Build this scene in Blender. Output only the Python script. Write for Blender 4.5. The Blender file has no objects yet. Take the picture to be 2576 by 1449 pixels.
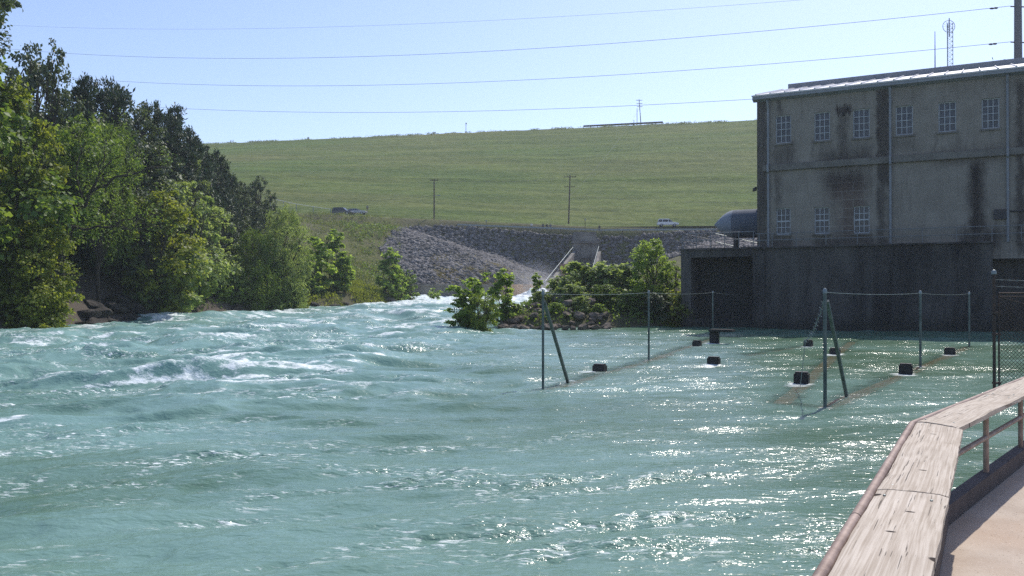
import bpy, bmesh, math, random
import numpy as np
from mathutils import Vector, Matrix, noise as mnoise
R = math.radians
sc = bpy.context.scene
COL = sc.collection

# ------------------------------------------------------------ camera, sky, sun, exposure
F, CX, HZ, CAMZ = 2144.0, 1288.0, 738.0, 2.6      # focal length and horizon in a 2576 px wide picture
cam_d = bpy.data.cameras.new('camera'); cam = bpy.data.objects.new('camera', cam_d); COL.objects.link(cam)
cam_d.sensor_width = 36; cam_d.lens = 36 * F / 2576
cam_d.clip_start = 0.05; cam_d.clip_end = 6000
cam.location = (0, 0, CAMZ)
cam.rotation_euler = (R(90) + math.atan((HZ - 724.5) / F), 0, 0)
sc.camera = cam

SUN_AZ, SUN_EL = 33.0, 52.0                      # degrees right of straight ahead (+Y), above the horizon
w = bpy.data.worlds.new('World'); sc.world = w; w.use_nodes = True
wn = w.node_tree
bg = wn.nodes['Background']
sky = wn.nodes.new('ShaderNodeTexSky'); sky.sky_type = 'NISHITA'; sky.sun_disc = False
sky.sun_elevation = R(SUN_EL); sky.sun_rotation = R(SUN_AZ)
sky.altitude = 250; sky.air_density = 1.0; sky.dust_density = 1.0; sky.ozone_density = 3.0
tn_ = wn.nodes.new('ShaderNodeMix'); tn_.data_type = 'RGBA'; tn_.blend_type = 'MULTIPLY'; tn_.inputs[0].default_value = 1; tn_.inputs[7].default_value = (1.0, 0.93, 0.97, 1)
wn.links.new(sky.outputs[0], tn_.inputs[6]); wn.links.new(tn_.outputs[2], bg.inputs[0]); bg.inputs[1].default_value = 0.15
sl = bpy.data.lights.new('sun', 'SUN'); so = bpy.data.objects.new('sun', sl); COL.objects.link(so)
sl.energy = 3.5; sl.angle = R(0.53); sl.color = (1.0, 0.95, 0.87)
sd = Vector((math.sin(R(SUN_AZ)) * math.cos(R(SUN_EL)), math.cos(R(SUN_AZ)) * math.cos(R(SUN_EL)), math.sin(R(SUN_EL))))
so.rotation_euler = sd.to_track_quat('Z', 'Y').to_euler()
sc.view_settings.view_transform = 'Standard'; sc.view_settings.look = 'None'
sc.view_settings.exposure = 0.4; sc.view_settings.gamma = 1.0
sc.render.engine = 'CYCLES'
sc.cycles.max_bounces = 6; sc.cycles.transparent_max_bounces = 12; sc.cycles.volume_bounces = 1
sc.cycles.sample_clamp_indirect = 6.0; sc.cycles.use_denoising = False
sc.cycles.caustics_reflective = False; sc.cycles.caustics_refractive = False

# ------------------------------------------------------------ helpers
rng = np.random.default_rng(7)
def at(px, Y): return (px - CX) / F * Y                       # X of a picture column at depth Y
def zat(py, Y): return CAMZ + (HZ - py) / F * Y              # height of a picture row at depth Y
def pt(px, py, Y): return Vector((at(px, Y), Y, zat(py, Y)))

def tag(o, label=None, cat=None, group=None, kind=None):
    if label: o['label'] = label
    if cat: o['category'] = cat
    if group: o['group'] = group
    if kind: o['kind'] = kind
    return o
def empty(name, loc=(0, 0, 0), rz=0, **k):
    o = bpy.data.objects.new(name, None); COL.objects.link(o)
    o.empty_display_size = 0.3; o.location = loc; o.rotation_euler = (0, 0, rz)
    return tag(o, **k)
def copy_tree(o, parent=None, name=None):
    c = o.copy(); COL.objects.link(c)
    if parent: c.parent = parent
    for ch in o.children: copy_tree(ch, c)
    return c
def mesh_np(name, v, f, mat, parent=None, smooth=False, loc=None, attrs=None):
    me = bpy.data.meshes.new(name)
    v = np.asarray(v, dtype=np.float32); f = np.asarray(f, dtype=np.int32); n = f.shape[1]
    me.vertices.add(len(v)); me.vertices.foreach_set('co', v.ravel())
    me.loops.add(f.size); me.loops.foreach_set('vertex_index', f.ravel())
    me.polygons.add(len(f)); me.polygons.foreach_set('loop_start', np.arange(0, f.size, n, dtype=np.int32))
    me.polygons.foreach_set('loop_total', np.full(len(f), n, dtype=np.int32))
    if smooth: me.polygons.foreach_set('use_smooth', np.ones(len(f), dtype=bool))
    for an, dom, arr in (attrs or []):
        a = me.attributes.new(an, 'FLOAT', dom); a.data.foreach_set('value', np.asarray(arr, dtype=np.float32))
    me.update(calc_edges=True)
    if mat: me.materials.append(mat)
    o = bpy.data.objects.new(name, me); COL.objects.link(o)
    if parent: o.parent = parent
    if loc is not None: o.location = loc
    return o

class MB:
    """collects shapes; build() links them as one mesh object"""
    def __init__(s, rel=(0, 0, 0)): s.v = []; s.f = []; s.rel = Vector(rel)
    def add(s, vs, fs):
        n = len(s.v); s.v += [Vector(p) - s.rel for p in vs]; s.f += [tuple(i + n for i in q) for q in fs]; return s
    def box(s, lo, hi):
        x0, y0, z0 = lo; x1, y1, z1 = hi
        return s.add([(x0,y0,z0),(x1,y0,z0),(x1,y1,z0),(x0,y1,z0),(x0,y0,z1),(x1,y0,z1),(x1,y1,z1),(x0,y1,z1)],
                     [(0,3,2,1),(4,5,6,7),(0,1,5,4),(1,2,6,5),(2,3,7,6),(3,0,4,7)])
    def beam(s, p0, p1, wd, ht, up=(0, 0, 1)):
        p0, p1 = Vector(p0), Vector(p1); d = (p1 - p0).normalized(); u = Vector(up)
        if abs(d.dot(u)) > 0.99: u = Vector((1, 0, 0))
        sx = d.cross(u).normalized() * wd / 2; sz = sx.cross(d).normalized() * ht / 2
        vs = [p + a * sx + b * sz for p in (p0, p1) for a, b in ((-1,-1),(1,-1),(1,1),(-1,1))]
        return s.add(vs, [(0,3,2,1),(4,5,6,7),(0,1,5,4),(1,2,6,5),(2,3,7,6),(3,0,4,7)])
    def tube(s, pts, r, n=8):
        pts = [Vector(p) for p in pts]; m = len(pts)
        rs = r if isinstance(r, (list, tuple)) else [r] * m
        vs = []; ref = None
        for i, p in enumerate(pts):
            d = (pts[min(i + 1, m - 1)] - pts[max(i - 1, 0)])
            d = d.normalized() if d.length > 1e-9 else Vector((0, 0, 1))
            if ref is None: ref = Vector((1, 0, 0)) if abs(d.x) < 0.8 else Vector((0, 1, 0))
            a = d.cross(ref).normalized(); b = d.cross(a).normalized(); ref = -b if False else a.cross(d) * 1.0
            for k in range(n):
                t = 2 * math.pi * k / n
                vs.append(p + (a * math.cos(t) + b * math.sin(t)) * rs[i])
        fs = [(i*n+k, i*n+(k+1) % n, (i+1)*n+(k+1) % n, (i+1)*n+k) for i in range(m - 1) for k in range(n)]
        fs += [tuple(range(n))[::-1], tuple((m-1)*n + k for k in range(n))]
        return s.add(vs, fs)
    def prism(s, poly, ext):
        n = len(poly); e = Vector(ext); vs = [Vector(p) for p in poly]
        vs += [p + e for p in vs]
        return s.add(vs, [tuple(range(n))[::-1], tuple(range(n, 2*n))] + [(i, (i+1) % n, n+(i+1) % n, n+i) for i in range(n)])
    def lathe(s, c, prof, n=16, axis='z'):
        vs = []
        for r_, h in prof:
            for k in range(n):
                t = 2*math.pi*k/n; a, b = r_*math.cos(t), r_*math.sin(t)
                vs.append(Vector(c) + (Vector((a, b, h)) if axis == 'z' else Vector((h, a, b)) if axis == 'x' else Vector((a, h, b))))
        m = len(prof)
        fs = [(i*n+k, i*n+(k+1) % n, (i+1)*n+(k+1) % n, (i+1)*n+k) for i in range(m-1) for k in range(n)]
        fs += [tuple(range(n))[::-1], tuple((m-1)*n+k for k in range(n))]
        return s.add(vs, fs)
    def build(s, name, mat, parent=None, smooth=False, bevel=0, autos=False):
        me = bpy.data.meshes.new(name); bm = bmesh.new()
        vv = [bm.verts.new(p) for p in s.v]
        for q in s.f:
            try: bm.faces.new([vv[i] for i in q])
            except ValueError: pass
        bmesh.ops.recalc_face_normals(bm, faces=bm.faces)
        if bevel:
            bmesh.ops.bevel(bm, geom=[e for e in bm.edges if e.is_manifold and e.calc_face_angle(0) > 0.5], offset=bevel, segments=2, affect='EDGES')
        if smooth:
            for fc in bm.faces: fc.smooth = True
            for e in bm.edges:
                if e.is_manifold and e.calc_face_angle(0) > 0.7: e.smooth = False
        bm.to_mesh(me); bm.free()
        if mat: me.materials.append(mat)
        o = bpy.data.objects.new(name, me); COL.objects.link(o)
        if parent: o.parent = parent
        return o

# numpy noise -------------------------------------------------
def _h(ix, iy, s):
    h = (ix.astype(np.int64) * 374761393 + iy.astype(np.int64) * 668265263 + s * 1442695041) & 0x7fffffff
    h = ((h ^ (h >> 13)) * 1274126177) & 0x7fffffff
    return ((h ^ (h >> 16)) & 0xffff) / 65535.0
def vnoise(x, y, s=0):
    ix, iy = np.floor(x), np.floor(y); fx, fy = x - ix, y - iy
    fx = fx*fx*fx*(fx*(fx*6-15)+10); fy = fy*fy*fy*(fy*(fy*6-15)+10)
    a, b, c, d = _h(ix, iy, s), _h(ix+1, iy, s), _h(ix, iy+1, s), _h(ix+1, iy+1, s)
    return (a*(1-fx)+b*fx)*(1-fy) + (c*(1-fx)+d*fx)*fy
def fbm(x, y, s=0, o=4, g=0.5):
    t = 0; a = 1; n = 0
    for i in range(o):
        t = t + a*vnoise(x*2**i + 17.3*i, y*2**i - 9.1*i, s+i*7); n += a; a *= g
    return t/n
def sstep(a, b, x):
    t = np.clip((np.asarray(x, float) - a)/(b - a), 0, 1); return t*t*(3-2*t)

# materials ---------------------------------------------------
class NT:
    def __init__(s, name):
        s.m = bpy.data.materials.new(name); s.m.use_nodes = True; s.t = s.m.node_tree
        s.b = s.t.nodes['Principled BSDF']; s.out = s.t.nodes['Material Output']
        s.tc = s.t.nodes.new('ShaderNodeTexCoord')
    def n(s, typ, **k):
        nd = s.t.nodes.new('ShaderNode' + typ)
        for a, v in k.items(): setattr(nd, a, v)
        return nd
    def l(s, a, b): s.t.links.new(a, b)
    def put(s, sock, v):
        if hasattr(v, 'is_output'): s.l(v, sock)
        elif v is not None: sock.default_value = v
    def noise(s, scale, vec=None, detail=4, rough=0.55, dist=0, stretch=None):
        nd = s.n('TexNoise'); nd.inputs['Scale'].default_value = scale; nd.inputs['Detail'].default_value = detail
        nd.inputs['Roughness'].default_value = rough; nd.inputs['Distortion'].default_value = dist
        v = vec or s.tc.outputs['Object']
        if stretch: v = s.map(v, stretch)
        s.l(v, nd.inputs['Vector']); return nd.outputs['Fac']
    def map(s, v, scale=(1,1,1), rot=(0,0,0), loc=(0,0,0)):
        mp = s.n('Mapping'); mp.inputs['Scale'].default_value = scale; mp.inputs['Rotation'].default_value = rot
        mp.inputs['Location'].default_value = loc; s.l(v, mp.inputs['Vector']); return mp.outputs[0]
    def vor(s, scale, vec=None, feature='F1', stretch=None, rnd=1):
        nd = s.n('TexVoronoi', feature=feature); nd.inputs['Scale'].default_value = scale
        nd.inputs['Randomness'].default_value = rnd
        v = vec or s.tc.outputs['Object']
        if stretch: v = s.map(v, stretch)
        s.l(v, nd.inputs['Vector']); return nd
    def ramp(s, fac, stops):
        nd = s.n('ValToRGB'); s.l(fac, nd.inputs[0]); e = nd.color_ramp.elements
        while len(e) < len(stops): e.new(0.5)
        for q, (p, c) in zip(e, stops):
            q.position = p; q.color = (c, c, c, 1) if not isinstance(c, tuple) else c + (1,)
        return nd.outputs[0]
    def rng(s, v, a, b, c=0, d=1, smooth=False):
        nd = s.n('MapRange'); nd.interpolation_type = 'SMOOTHSTEP' if smooth else 'LINEAR'
        s.put(nd.inputs[0], v); nd.inputs[1].default_value = a; nd.inputs[2].default_value = b
        nd.inputs[3].default_value = c; nd.inputs[4].default_value = d; return nd.outputs[0]
    def math(s, op, a, b=None, c=None):
        nd = s.n('Math', operation=op); s.put(nd.inputs[0], a)
        if b is not None: s.put(nd.inputs[1], b)
        if c is not None: s.put(nd.inputs[2], c)
        return nd.outputs[0]
    def mix(s, fac, a, b, mode='MIX'):
        nd = s.n('Mix', data_type='RGBA', blend_type=mode); s.put(nd.inputs[0], fac)
        for i, v in ((6, a), (7, b)):
            s.put(nd.inputs[i], v + (1,) if isinstance(v, tuple) and len(v) == 3 else v)
        return nd.outputs[2]
    def attr(s, name):
        nd = s.n('Attribute'); nd.attribute_name = name; return nd.outputs['Fac']
    def bump(s, h, strength=0.5, dist=0.05, nrm=None):
        nd = s.n('Bump'); nd.inputs['Strength'].default_value = strength; nd.inputs['Distance'].default_value = dist
        s.l(h, nd.inputs['Height'])
        if nrm: s.l(nrm, nd.inputs['Normal'])
        return nd.outputs[0]
    def fin(s, col=None, rough=None, metal=None, nrm=None, spec=None):
        if isinstance(col, tuple): col = col + (1,)
        s.put(s.b.inputs['Base Color'], col); s.put(s.b.inputs['Roughness'], rough); s.put(s.b.inputs['Metallic'], metal)
        s.put(s.b.inputs['Normal'], nrm); s.put(s.b.inputs['Specular IOR Level'], spec); return s.m

def simple(name, c1, c2=None, scale=3.0, rough=0.7, metal=0.0, bump=0.15, spec=0.3, stretch=None, detail=5):
    t = NT(name); c2 = c2 or tuple(x*0.7 for x in c1)
    nz = t.noise(scale, detail=detail, stretch=stretch); col = t.mix(t.rng(nz, 0.3, 0.7), c2, c1)
    fine = t.noise(scale*9, detail=3, stretch=stretch)
    return t.fin(col, rough, metal, t.bump(fine, bump, 0.02) if bump else None, spec)

def leafmat(name, ca, cb, trans=0.35):
    t = NT(name); a = t.attr('tint'); col = t.mix(a, ca, cb)
    t.fin(col, 0.5, 0, None, 0.35)
    tr = t.n('BsdfTranslucent'); t.l(t.mix(1.0, col, (1.55, 1.5, 0.8), 'MULTIPLY'), tr.inputs[0])
    ms = t.n('MixShader'); ms.inputs[0].default_value = trans
    t.l(t.b.outputs[0], ms.inputs[1]); t.l(tr.outputs[0], ms.inputs[2]); t.l(ms.outputs[0], t.out.inputs[0])
    return t.m

M = {}
M['leaf_sun'] = leafmat('leaf_sun', (0.115, 0.155, 0.022), (0.27, 0.30, 0.05), 0.5)
M['leaf_fresh'] = leafmat('leaf_fresh', (0.13, 0.205, 0.04), (0.30, 0.40, 0.10), 0.58)
M['leaf_mid'] = leafmat('leaf_mid', (0.085, 0.145, 0.028), (0.19, 0.26, 0.055), 0.47)
M['leaf_pale'] = leafmat('leaf_pale', (0.14, 0.20, 0.07), (0.29, 0.36, 0.15), 0.55)
M['leaf_cedar'] = leafmat('leaf_cedar', (0.028, 0.05, 0.03), (0.065, 0.098, 0.052), 0.18)
M['leaf_oak'] = leafmat('leaf_oak', (0.045, 0.07, 0.032), (0.105, 0.14, 0.068), 0.28)
M['leaf_willow'] = leafmat('leaf_willow', (0.125, 0.185, 0.032), (0.25, 0.32, 0.075), 0.5)
M['weed'] = leafmat('weed', (0.085, 0.125, 0.03), (0.20, 0.22, 0.07), 0.4)
M['bark'] = simple('bark', (0.07, 0.055, 0.042), (0.03, 0.025, 0.02), 6, 0.9, 0, 0.4, 0.2, (1, 1, 0.25))
M['concrete'] = simple('concrete', (0.20, 0.185, 0.165), (0.11, 0.10, 0.09), 0.9, 0.85, 0, 0.2)
M['galv'] = simple('galvanised_steel', (0.30, 0.33, 0.33), (0.16, 0.19, 0.19), 8, 0.5, 0.55, 0.05)
M['darksteel'] = simple('dark_steel', (0.07, 0.07, 0.075), (0.04, 0.035, 0.035), 8, 0.6, 0.3, 0.05)
M['greypipe'] = simple('painted_rail', (0.22, 0.23, 0.24), (0.13, 0.13, 0.14), 6, 0.55, 0.1, 0.05)
M['rust'] = simple('rusty_steel', (0.10, 0.06, 0.045), (0.05, 0.042, 0.04), 12, 0.75, 0.2, 0.2)
M['wire'] = simple('wire', (0.10, 0.10, 0.11), None, 1, 0.5, 0.5, 0)
M['woodpole'] = simple('pole_wood', (0.12, 0.09, 0.065), (0.07, 0.05, 0.04), 3, 0.9, 0, 0.2, 0.2, (1, 1, 0.1))
M['black'] = simple('block_dark', (0.035, 0.034, 0.034), (0.02, 0.02, 0.02), 7, 0.75, 0, 0.3)
M['glassdark'] = simple('car_glass', (0.02, 0.025, 0.03), None, 1, 0.08, 0, 0, 0.6)
M['whitepaint'] = simple('white_paint', (0.75, 0.75, 0.74), (0.7, 0.7, 0.7), 2, 0.3, 0, 0, 0.5)
M['carblack'] = simple('car_dark_paint', (0.035, 0.037, 0.045), None, 2, 0.25, 0, 0, 0.6)
M['carsilver'] = simple('car_silver_paint', (0.35, 0.36, 0.38), None, 2, 0.3, 0.5, 0, 0.6)
M['tyre'] = simple('tyre_rubber', (0.02, 0.02, 0.02), None, 2, 0.85, 0, 0)
M['lamp'] = simple('lamp_lens', (0.6, 0.6, 0.58), None, 2, 0.2, 0, 0, 0.6)
M['orange'] = simple('orange_plastic', (0.65, 0.13, 0.03), None, 3, 0.5, 0, 0)
M['skin'] = simple('skin', (0.35, 0.2, 0.14), None, 3, 0.6, 0, 0)
M['hair'] = simple('hair', (0.03, 0.02, 0.015), None, 3, 0.7, 0, 0)
for k, c in dict(white=(0.75, 0.75, 0.75), navy=(0.03, 0.04, 0.09), black=(0.02, 0.02, 0.022), red=(0.4, 0.05, 0.04), blue=(0.08, 0.14, 0.3), khaki=(0.25, 0.2, 0.13), grey=(0.2, 0.2, 0.21), denim=(0.06, 0.09, 0.16)).items():
    M['cloth_' + k] = simple('cloth_' + k, c, tuple(x*0.8 for x in c), 12, 0.85, 0, 0)

# ------------------------------------------------------------ air
hm = bpy.data.meshes.new('haze'); bmh = bmesh.new(); bmesh.ops.create_cube(bmh, size=1); bmh.to_mesh(hm); bmh.free()
hz = bpy.data.objects.new('haze', hm); COL.objects.link(hz); hz.scale = (1200, 760, 115); hz.location = (0, 300, 51); hz['kind'] = 'stuff'; hz['label'] = 'thin summer haze in the air'
hv = bpy.data.materials.new('haze_air'); hv.use_nodes = True; hv.node_tree.nodes.remove(hv.node_tree.nodes['Principled BSDF'])
hp = hv.node_tree.nodes.new('ShaderNodeVolumePrincipled'); hp.inputs['Color'].default_value = (0.82, 0.90, 1.0, 1); hp.inputs['Density'].default_value = 0.00028; hp.inputs['Anisotropy'].default_value = 0.3
hv.node_tree.links.new(hp.outputs[0], hv.node_tree.nodes['Material Output'].inputs['Volume']); hm.materials.append(hv)

# ------------------------------------------------------------ terrain model
RIVER = [(-34,-60),(-33,30),(-33,55),(-34,74),(-27.5,94),(-17,115),(-15,130),(-17,152),(4.5,154),(7,157),(13.6,182),(18,182),(11.5,152),(9,130),(5,105),(2,86),(-1.4,70),(-1.3,64.3),(3,63),(8,63.4),(12,65),(14,69),(20,66),(60,44),(90,20),(90,-60)]
def seg_dist(x, y, poly):
    d = np.full(x.shape, 1e9); ins = np.zeros(x.shape, bool); n = len(poly)
    for i in range(n):
        (x0, y0), (x1, y1) = poly[i], poly[(i+1) % n]
        dx, dy = x1-x0, y1-y0
        t = np.clip(((x-x0)*dx + (y-y0)*dy)/(dx*dx+dy*dy), 0, 1)
        d = np.minimum(d, np.hypot(x-x0-t*dx, y-y0-t*dy))
        c = ((y0 > y) != (y1 > y)); ins ^= c & (x < dx*(y-y0)/(dy if dy else 1e-9) + x0)
    return np.where(ins, -d, d)
def zwater(y): return 1.7*sstep(60, 150, y)
def plateau(x): return 19.0 + np.clip(-x, -20, 90)*0.045
def terrain(x, y):
    x = np.asarray(x, float); y = np.asarray(y, float)
    d = seg_dist(x, y, RIVER); zw = zwater(y)
    nz = fbm(x/9, y/9, 3, 4) - 0.5; n2 = fbm(x/2.2, y/2.2, 11, 3) - 0.5
    left = sstep(0, -12, x)
    far = sstep(118, 188, y)
    top = plateau(x) - 1.7*sstep(-30, -16, x)
    capL = 10.5*(1-far) + top*far
    capR = 2.2 + 4.3*sstep(78, 120, y) + 0*x
    capR = np.maximum(capR, 6.0*sstep(14, 20, x)*sstep(66, 80, y))
    capR = capR*(1-sstep(120, 186, y)) + top*sstep(120, 186, y)
    cap = capL*left + capR*(1-left)
    slope = (0.75*(1-sstep(100, 125, y)) + 0.44*sstep(100, 125, y))*left + 0.47*(1-left)
    # low grassy shelf on the left bank downstream of the basin
    dd = np.maximum(d, 0); shelf = np.exp(-((y-112)/13)**2)*left
    rise = slope*np.maximum(dd - 7*shelf, 0) + 1.4*shelf*sstep(0, 1.5, dd)
    rise = np.maximum(rise, 0) + 0.5*sstep(0, 1.2, dd)
    capz = np.maximum(cap - zw, 0.5)
    z = zw - 0.35 + rise/(1+(rise/capz)**5)**0.2
    z = z + np.minimum(dd/5, 1)*(nz*1.6 + n2*0.5)*(1-0.8*sstep(186, 196, y))
    z = np.where(y > 189, z*(1-sstep(191, 198.5, y)) + plateau(x)*sstep(191, 198.5, y), z)
    z = np.where(d < 0, zw - 0.35 + np.maximum(d, -4)*0.5, z)
    return z
def tz(x, y): return float(terrain(np.array([x]), np.array([y]))[0])

def grid_mesh(name, X, Y, Z, mat, smooth=True, attrs=None):
    ny, nx = X.shape
    v = np.stack([X.ravel(), Y.ravel(), Z.ravel()], 1)
    i = np.arange(ny-1)[:, None]*nx + np.arange(nx-1)[None, :]
    f = np.stack([i, i+1, i+nx+1, i+nx], -1).reshape(-1, 4)
    return mesh_np(name, v, f, mat, None, smooth, None, attrs)

# terrain material: soil and scrub, with height along the bank
t = NT('terrain_soil')
n1 = t.noise(0.12, detail=6); n2_ = t.noise(1.3, detail=6, rough=0.65); n3 = t.noise(9, detail=3)
grass = t.mix(t.rng(n2_, 0.3, 0.7), (0.05, 0.065, 0.016), (0.13, 0.125, 0.045))
soil = t.mix(n3, (0.045, 0.036, 0.028), (0.12, 0.10, 0.08))
geo = t.n('NewGeometry'); sx = t.n('SeparateXYZ'); t.l(geo.outputs['Position'], sx.inputs[0])
near = t.rng(sx.outputs[1], 95, 112)
near = t.math('MAXIMUM', near, t.math('MULTIPLY', t.rng(sx.outputs[0], -6, 2), 0.6))
fac = t.math('MULTIPLY', t.rng(t.math('ADD', n1, t.math('MULTIPLY', n2_, 0.35)), 0.5, 0.72), near)
col = t.mix(t.math('MAXIMUM', fac, t.math('MULTIPLY', near, 0.55)), soil, grass)
M['terrain'] = t.fin(col, 0.95, 0, t.bump(n2_, 0.6, 0.25), 0.15)

gx = np.arange(-170, 215, 1.25); gy = np.arange(-55, 216, 1.25)
GX, GY = np.meshgrid(gx, gy)
tag(grid_mesh('terrain', GX, GY, terrain(GX, GY), M['terrain']), kind='structure')

M['ground'] = simple('ground_far', (0.10, 0.11, 0.045), (0.07, 0.08, 0.03), 0.02, 0.95, 0, 0)
g = MB(); g.add([(-3000,-1500,-4),(3000,-1500,-4),(3000,4500,-4),(-3000,4500,-4)], [(0,1,2,3)])
tag(g.build('ground', M['ground']), kind='structure')

# ------------------------------------------------------------ the grass dam
CREST_Z = 72.6
c0, c1 = np.array([-143.0, 399.0]), np.array([98.0, 344.0])
cd = (c1-c0)/np.linalg.norm(c1-c0)
def crest(x): return c0[1] + (x-c0[0])*cd[1]/cd[0]
def toe(x): return 208 - 0.10*(x-37)
t = NT('dam_grass')
mp = t.map(t.tc.outputs['Object'], (1, 1, 1), (0, 0, R(12.9)))
st = t.noise(0.22, mp, 5, 0.6, 0, (0.10, 1.0, 1.0)); st2 = t.noise(0.05, mp, 4, 0.55, 0, (0.16, 1, 1))
big = t.noise(0.016, mp, 3); fine = t.noise(1.6, mp, 4, 0.7, 0, (0.35, 1, 1)); micro = t.noise(0.7, mp, 5, 0.75, 0, (0.5, 1, 1))
dry = t.rng(t.math('ADD', t.math('MULTIPLY', st2, 0.75), t.math('MULTIPLY', big, 0.45)), 0.45, 0.78)
cA = t.mix(dry, (0.115, 0.168, 0.030), (0.18, 0.182, 0.056))
cA = t.mix(t.rng(st, 0.42, 0.62), t.mix(1, cA, (0.62, 0.70, 0.60), 'MULTIPLY'), cA)
cA = t.mix(t.rng(micro, 0.35, 0.62), t.mix(1, cA, (0.52, 0.58, 0.52), 'MULTIPLY'), cA)
cA = t.mix(t.rng(fine, 0.56, 0.8), cA, (0.24, 0.24, 0.11))
M['dam_grass'] = t.fin(cA, 0.95, 0, t.bump(t.math('ADD', micro, fine), 0.5, 0.5), 0.1)
dx_ = np.linspace(-420, 460, 420); dv = np.linspace(0, 1, 110)
DX, DV = np.meshgrid(dx_, dv)
ty, cy = toe(DX), crest(DX); tzz = plateau(DX)
DY = ty + (cy-ty)*DV
sl_ = tzz + (CREST_Z-tzz)*DV
berm = 0.55*np.exp(-((DV-0.36)/0.012)**2) - 0.25*sstep(0.36, 0.40, DV)*(1-sstep(0.4, 0.6, DV))
DZ = sl_ + berm + (fbm(DX/6, DY/3, 5, 4)-0.5)*0.5 + (fbm(DX/40, DY/14, 8, 3)-0.5)*1.4*np.sin(np.pi*DV)
ext = [(6, 0.15), (12, -0.1), (60, -18)]
for dyy, dzz in ext:
    DX = np.vstack([DX, dx_[None]]); DY = np.vstack([DY, crest(dx_)[None]+dyy]); DZ = np.vstack([DZ, np.full((1, len(dx_)), CREST_Z+dzz)])
tag(grid_mesh('hill', DX, DY, DZ, M['dam_grass']), kind='structure')

# leaf helper -------------------------------------------------
def leaf_arrays(P, size, aspect, nbias, rg, droop=0.0, long_dir=None):
    """P (n,3) leaf bases; nbias (n,3) preferred normals; returns verts, faces, tint"""
    n = len(P)
    nr = rg.normal(size=(n, 3)); nr /= np.linalg.norm(nr, axis=1, keepdims=True)
    N = nbias + nr*0.75; N /= np.linalg.norm(N, axis=1, keepdims=True)+1e-9
    a = rg.normal(size=(n, 3))
    if long_dir is not None: a = a*0.35 + long_dir
    a[:, 2] -= droop
    a -= N*np.sum(a*N, 1, keepdims=True); a /= np.linalg.norm(a, axis=1, keepdims=True)+1e-9
    b = np.cross(N, a)
    s = (size*(0.6+0.8*rg.random(n)))[:, None]
    fold = N*s*0.10
    v = np.stack([P, P + a*s*0.45 + b*s*aspect*0.5 + fold, P + a*s, P + a*s*0.45 - b*s*aspect*0.5 + fold], 1).reshape(-1, 3)
    i = np.arange(n)[:, None]*4
    f = np.concatenate([i+np.array([[0, 1, 2]]), i+np.array([[0, 2, 3]])], 1).reshape(-1, 3)
    tint = np.clip(rg.normal(0.45, 0.28, n), 0, 1)
    return v, f, np.repeat(tint, 2)
def limb(mb, p0, p1, r0, r1, rg, bend=0.15, n=5, sides=6):
    p0, p1 = np.array(p0, float), np.array(p1, float); L = np.linalg.norm(p1-p0)
    pts = []; off = rg.normal(size=3)*bend*L
    for i in range(n+1):
        q = i/n; pts.append(p0+(p1-p0)*q + off*math.sin(math.pi*q)*0.5 + np.array([0, 0, 0.12*L*math.sin(math.pi*q)]) + rg.normal(size=3)*0.015*L*(0 < i < n))
    mb.tube([tuple(p) for p in pts], [r0+(r1-r0)*i/n for i in range(n+1)], sides)
    return pts
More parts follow.
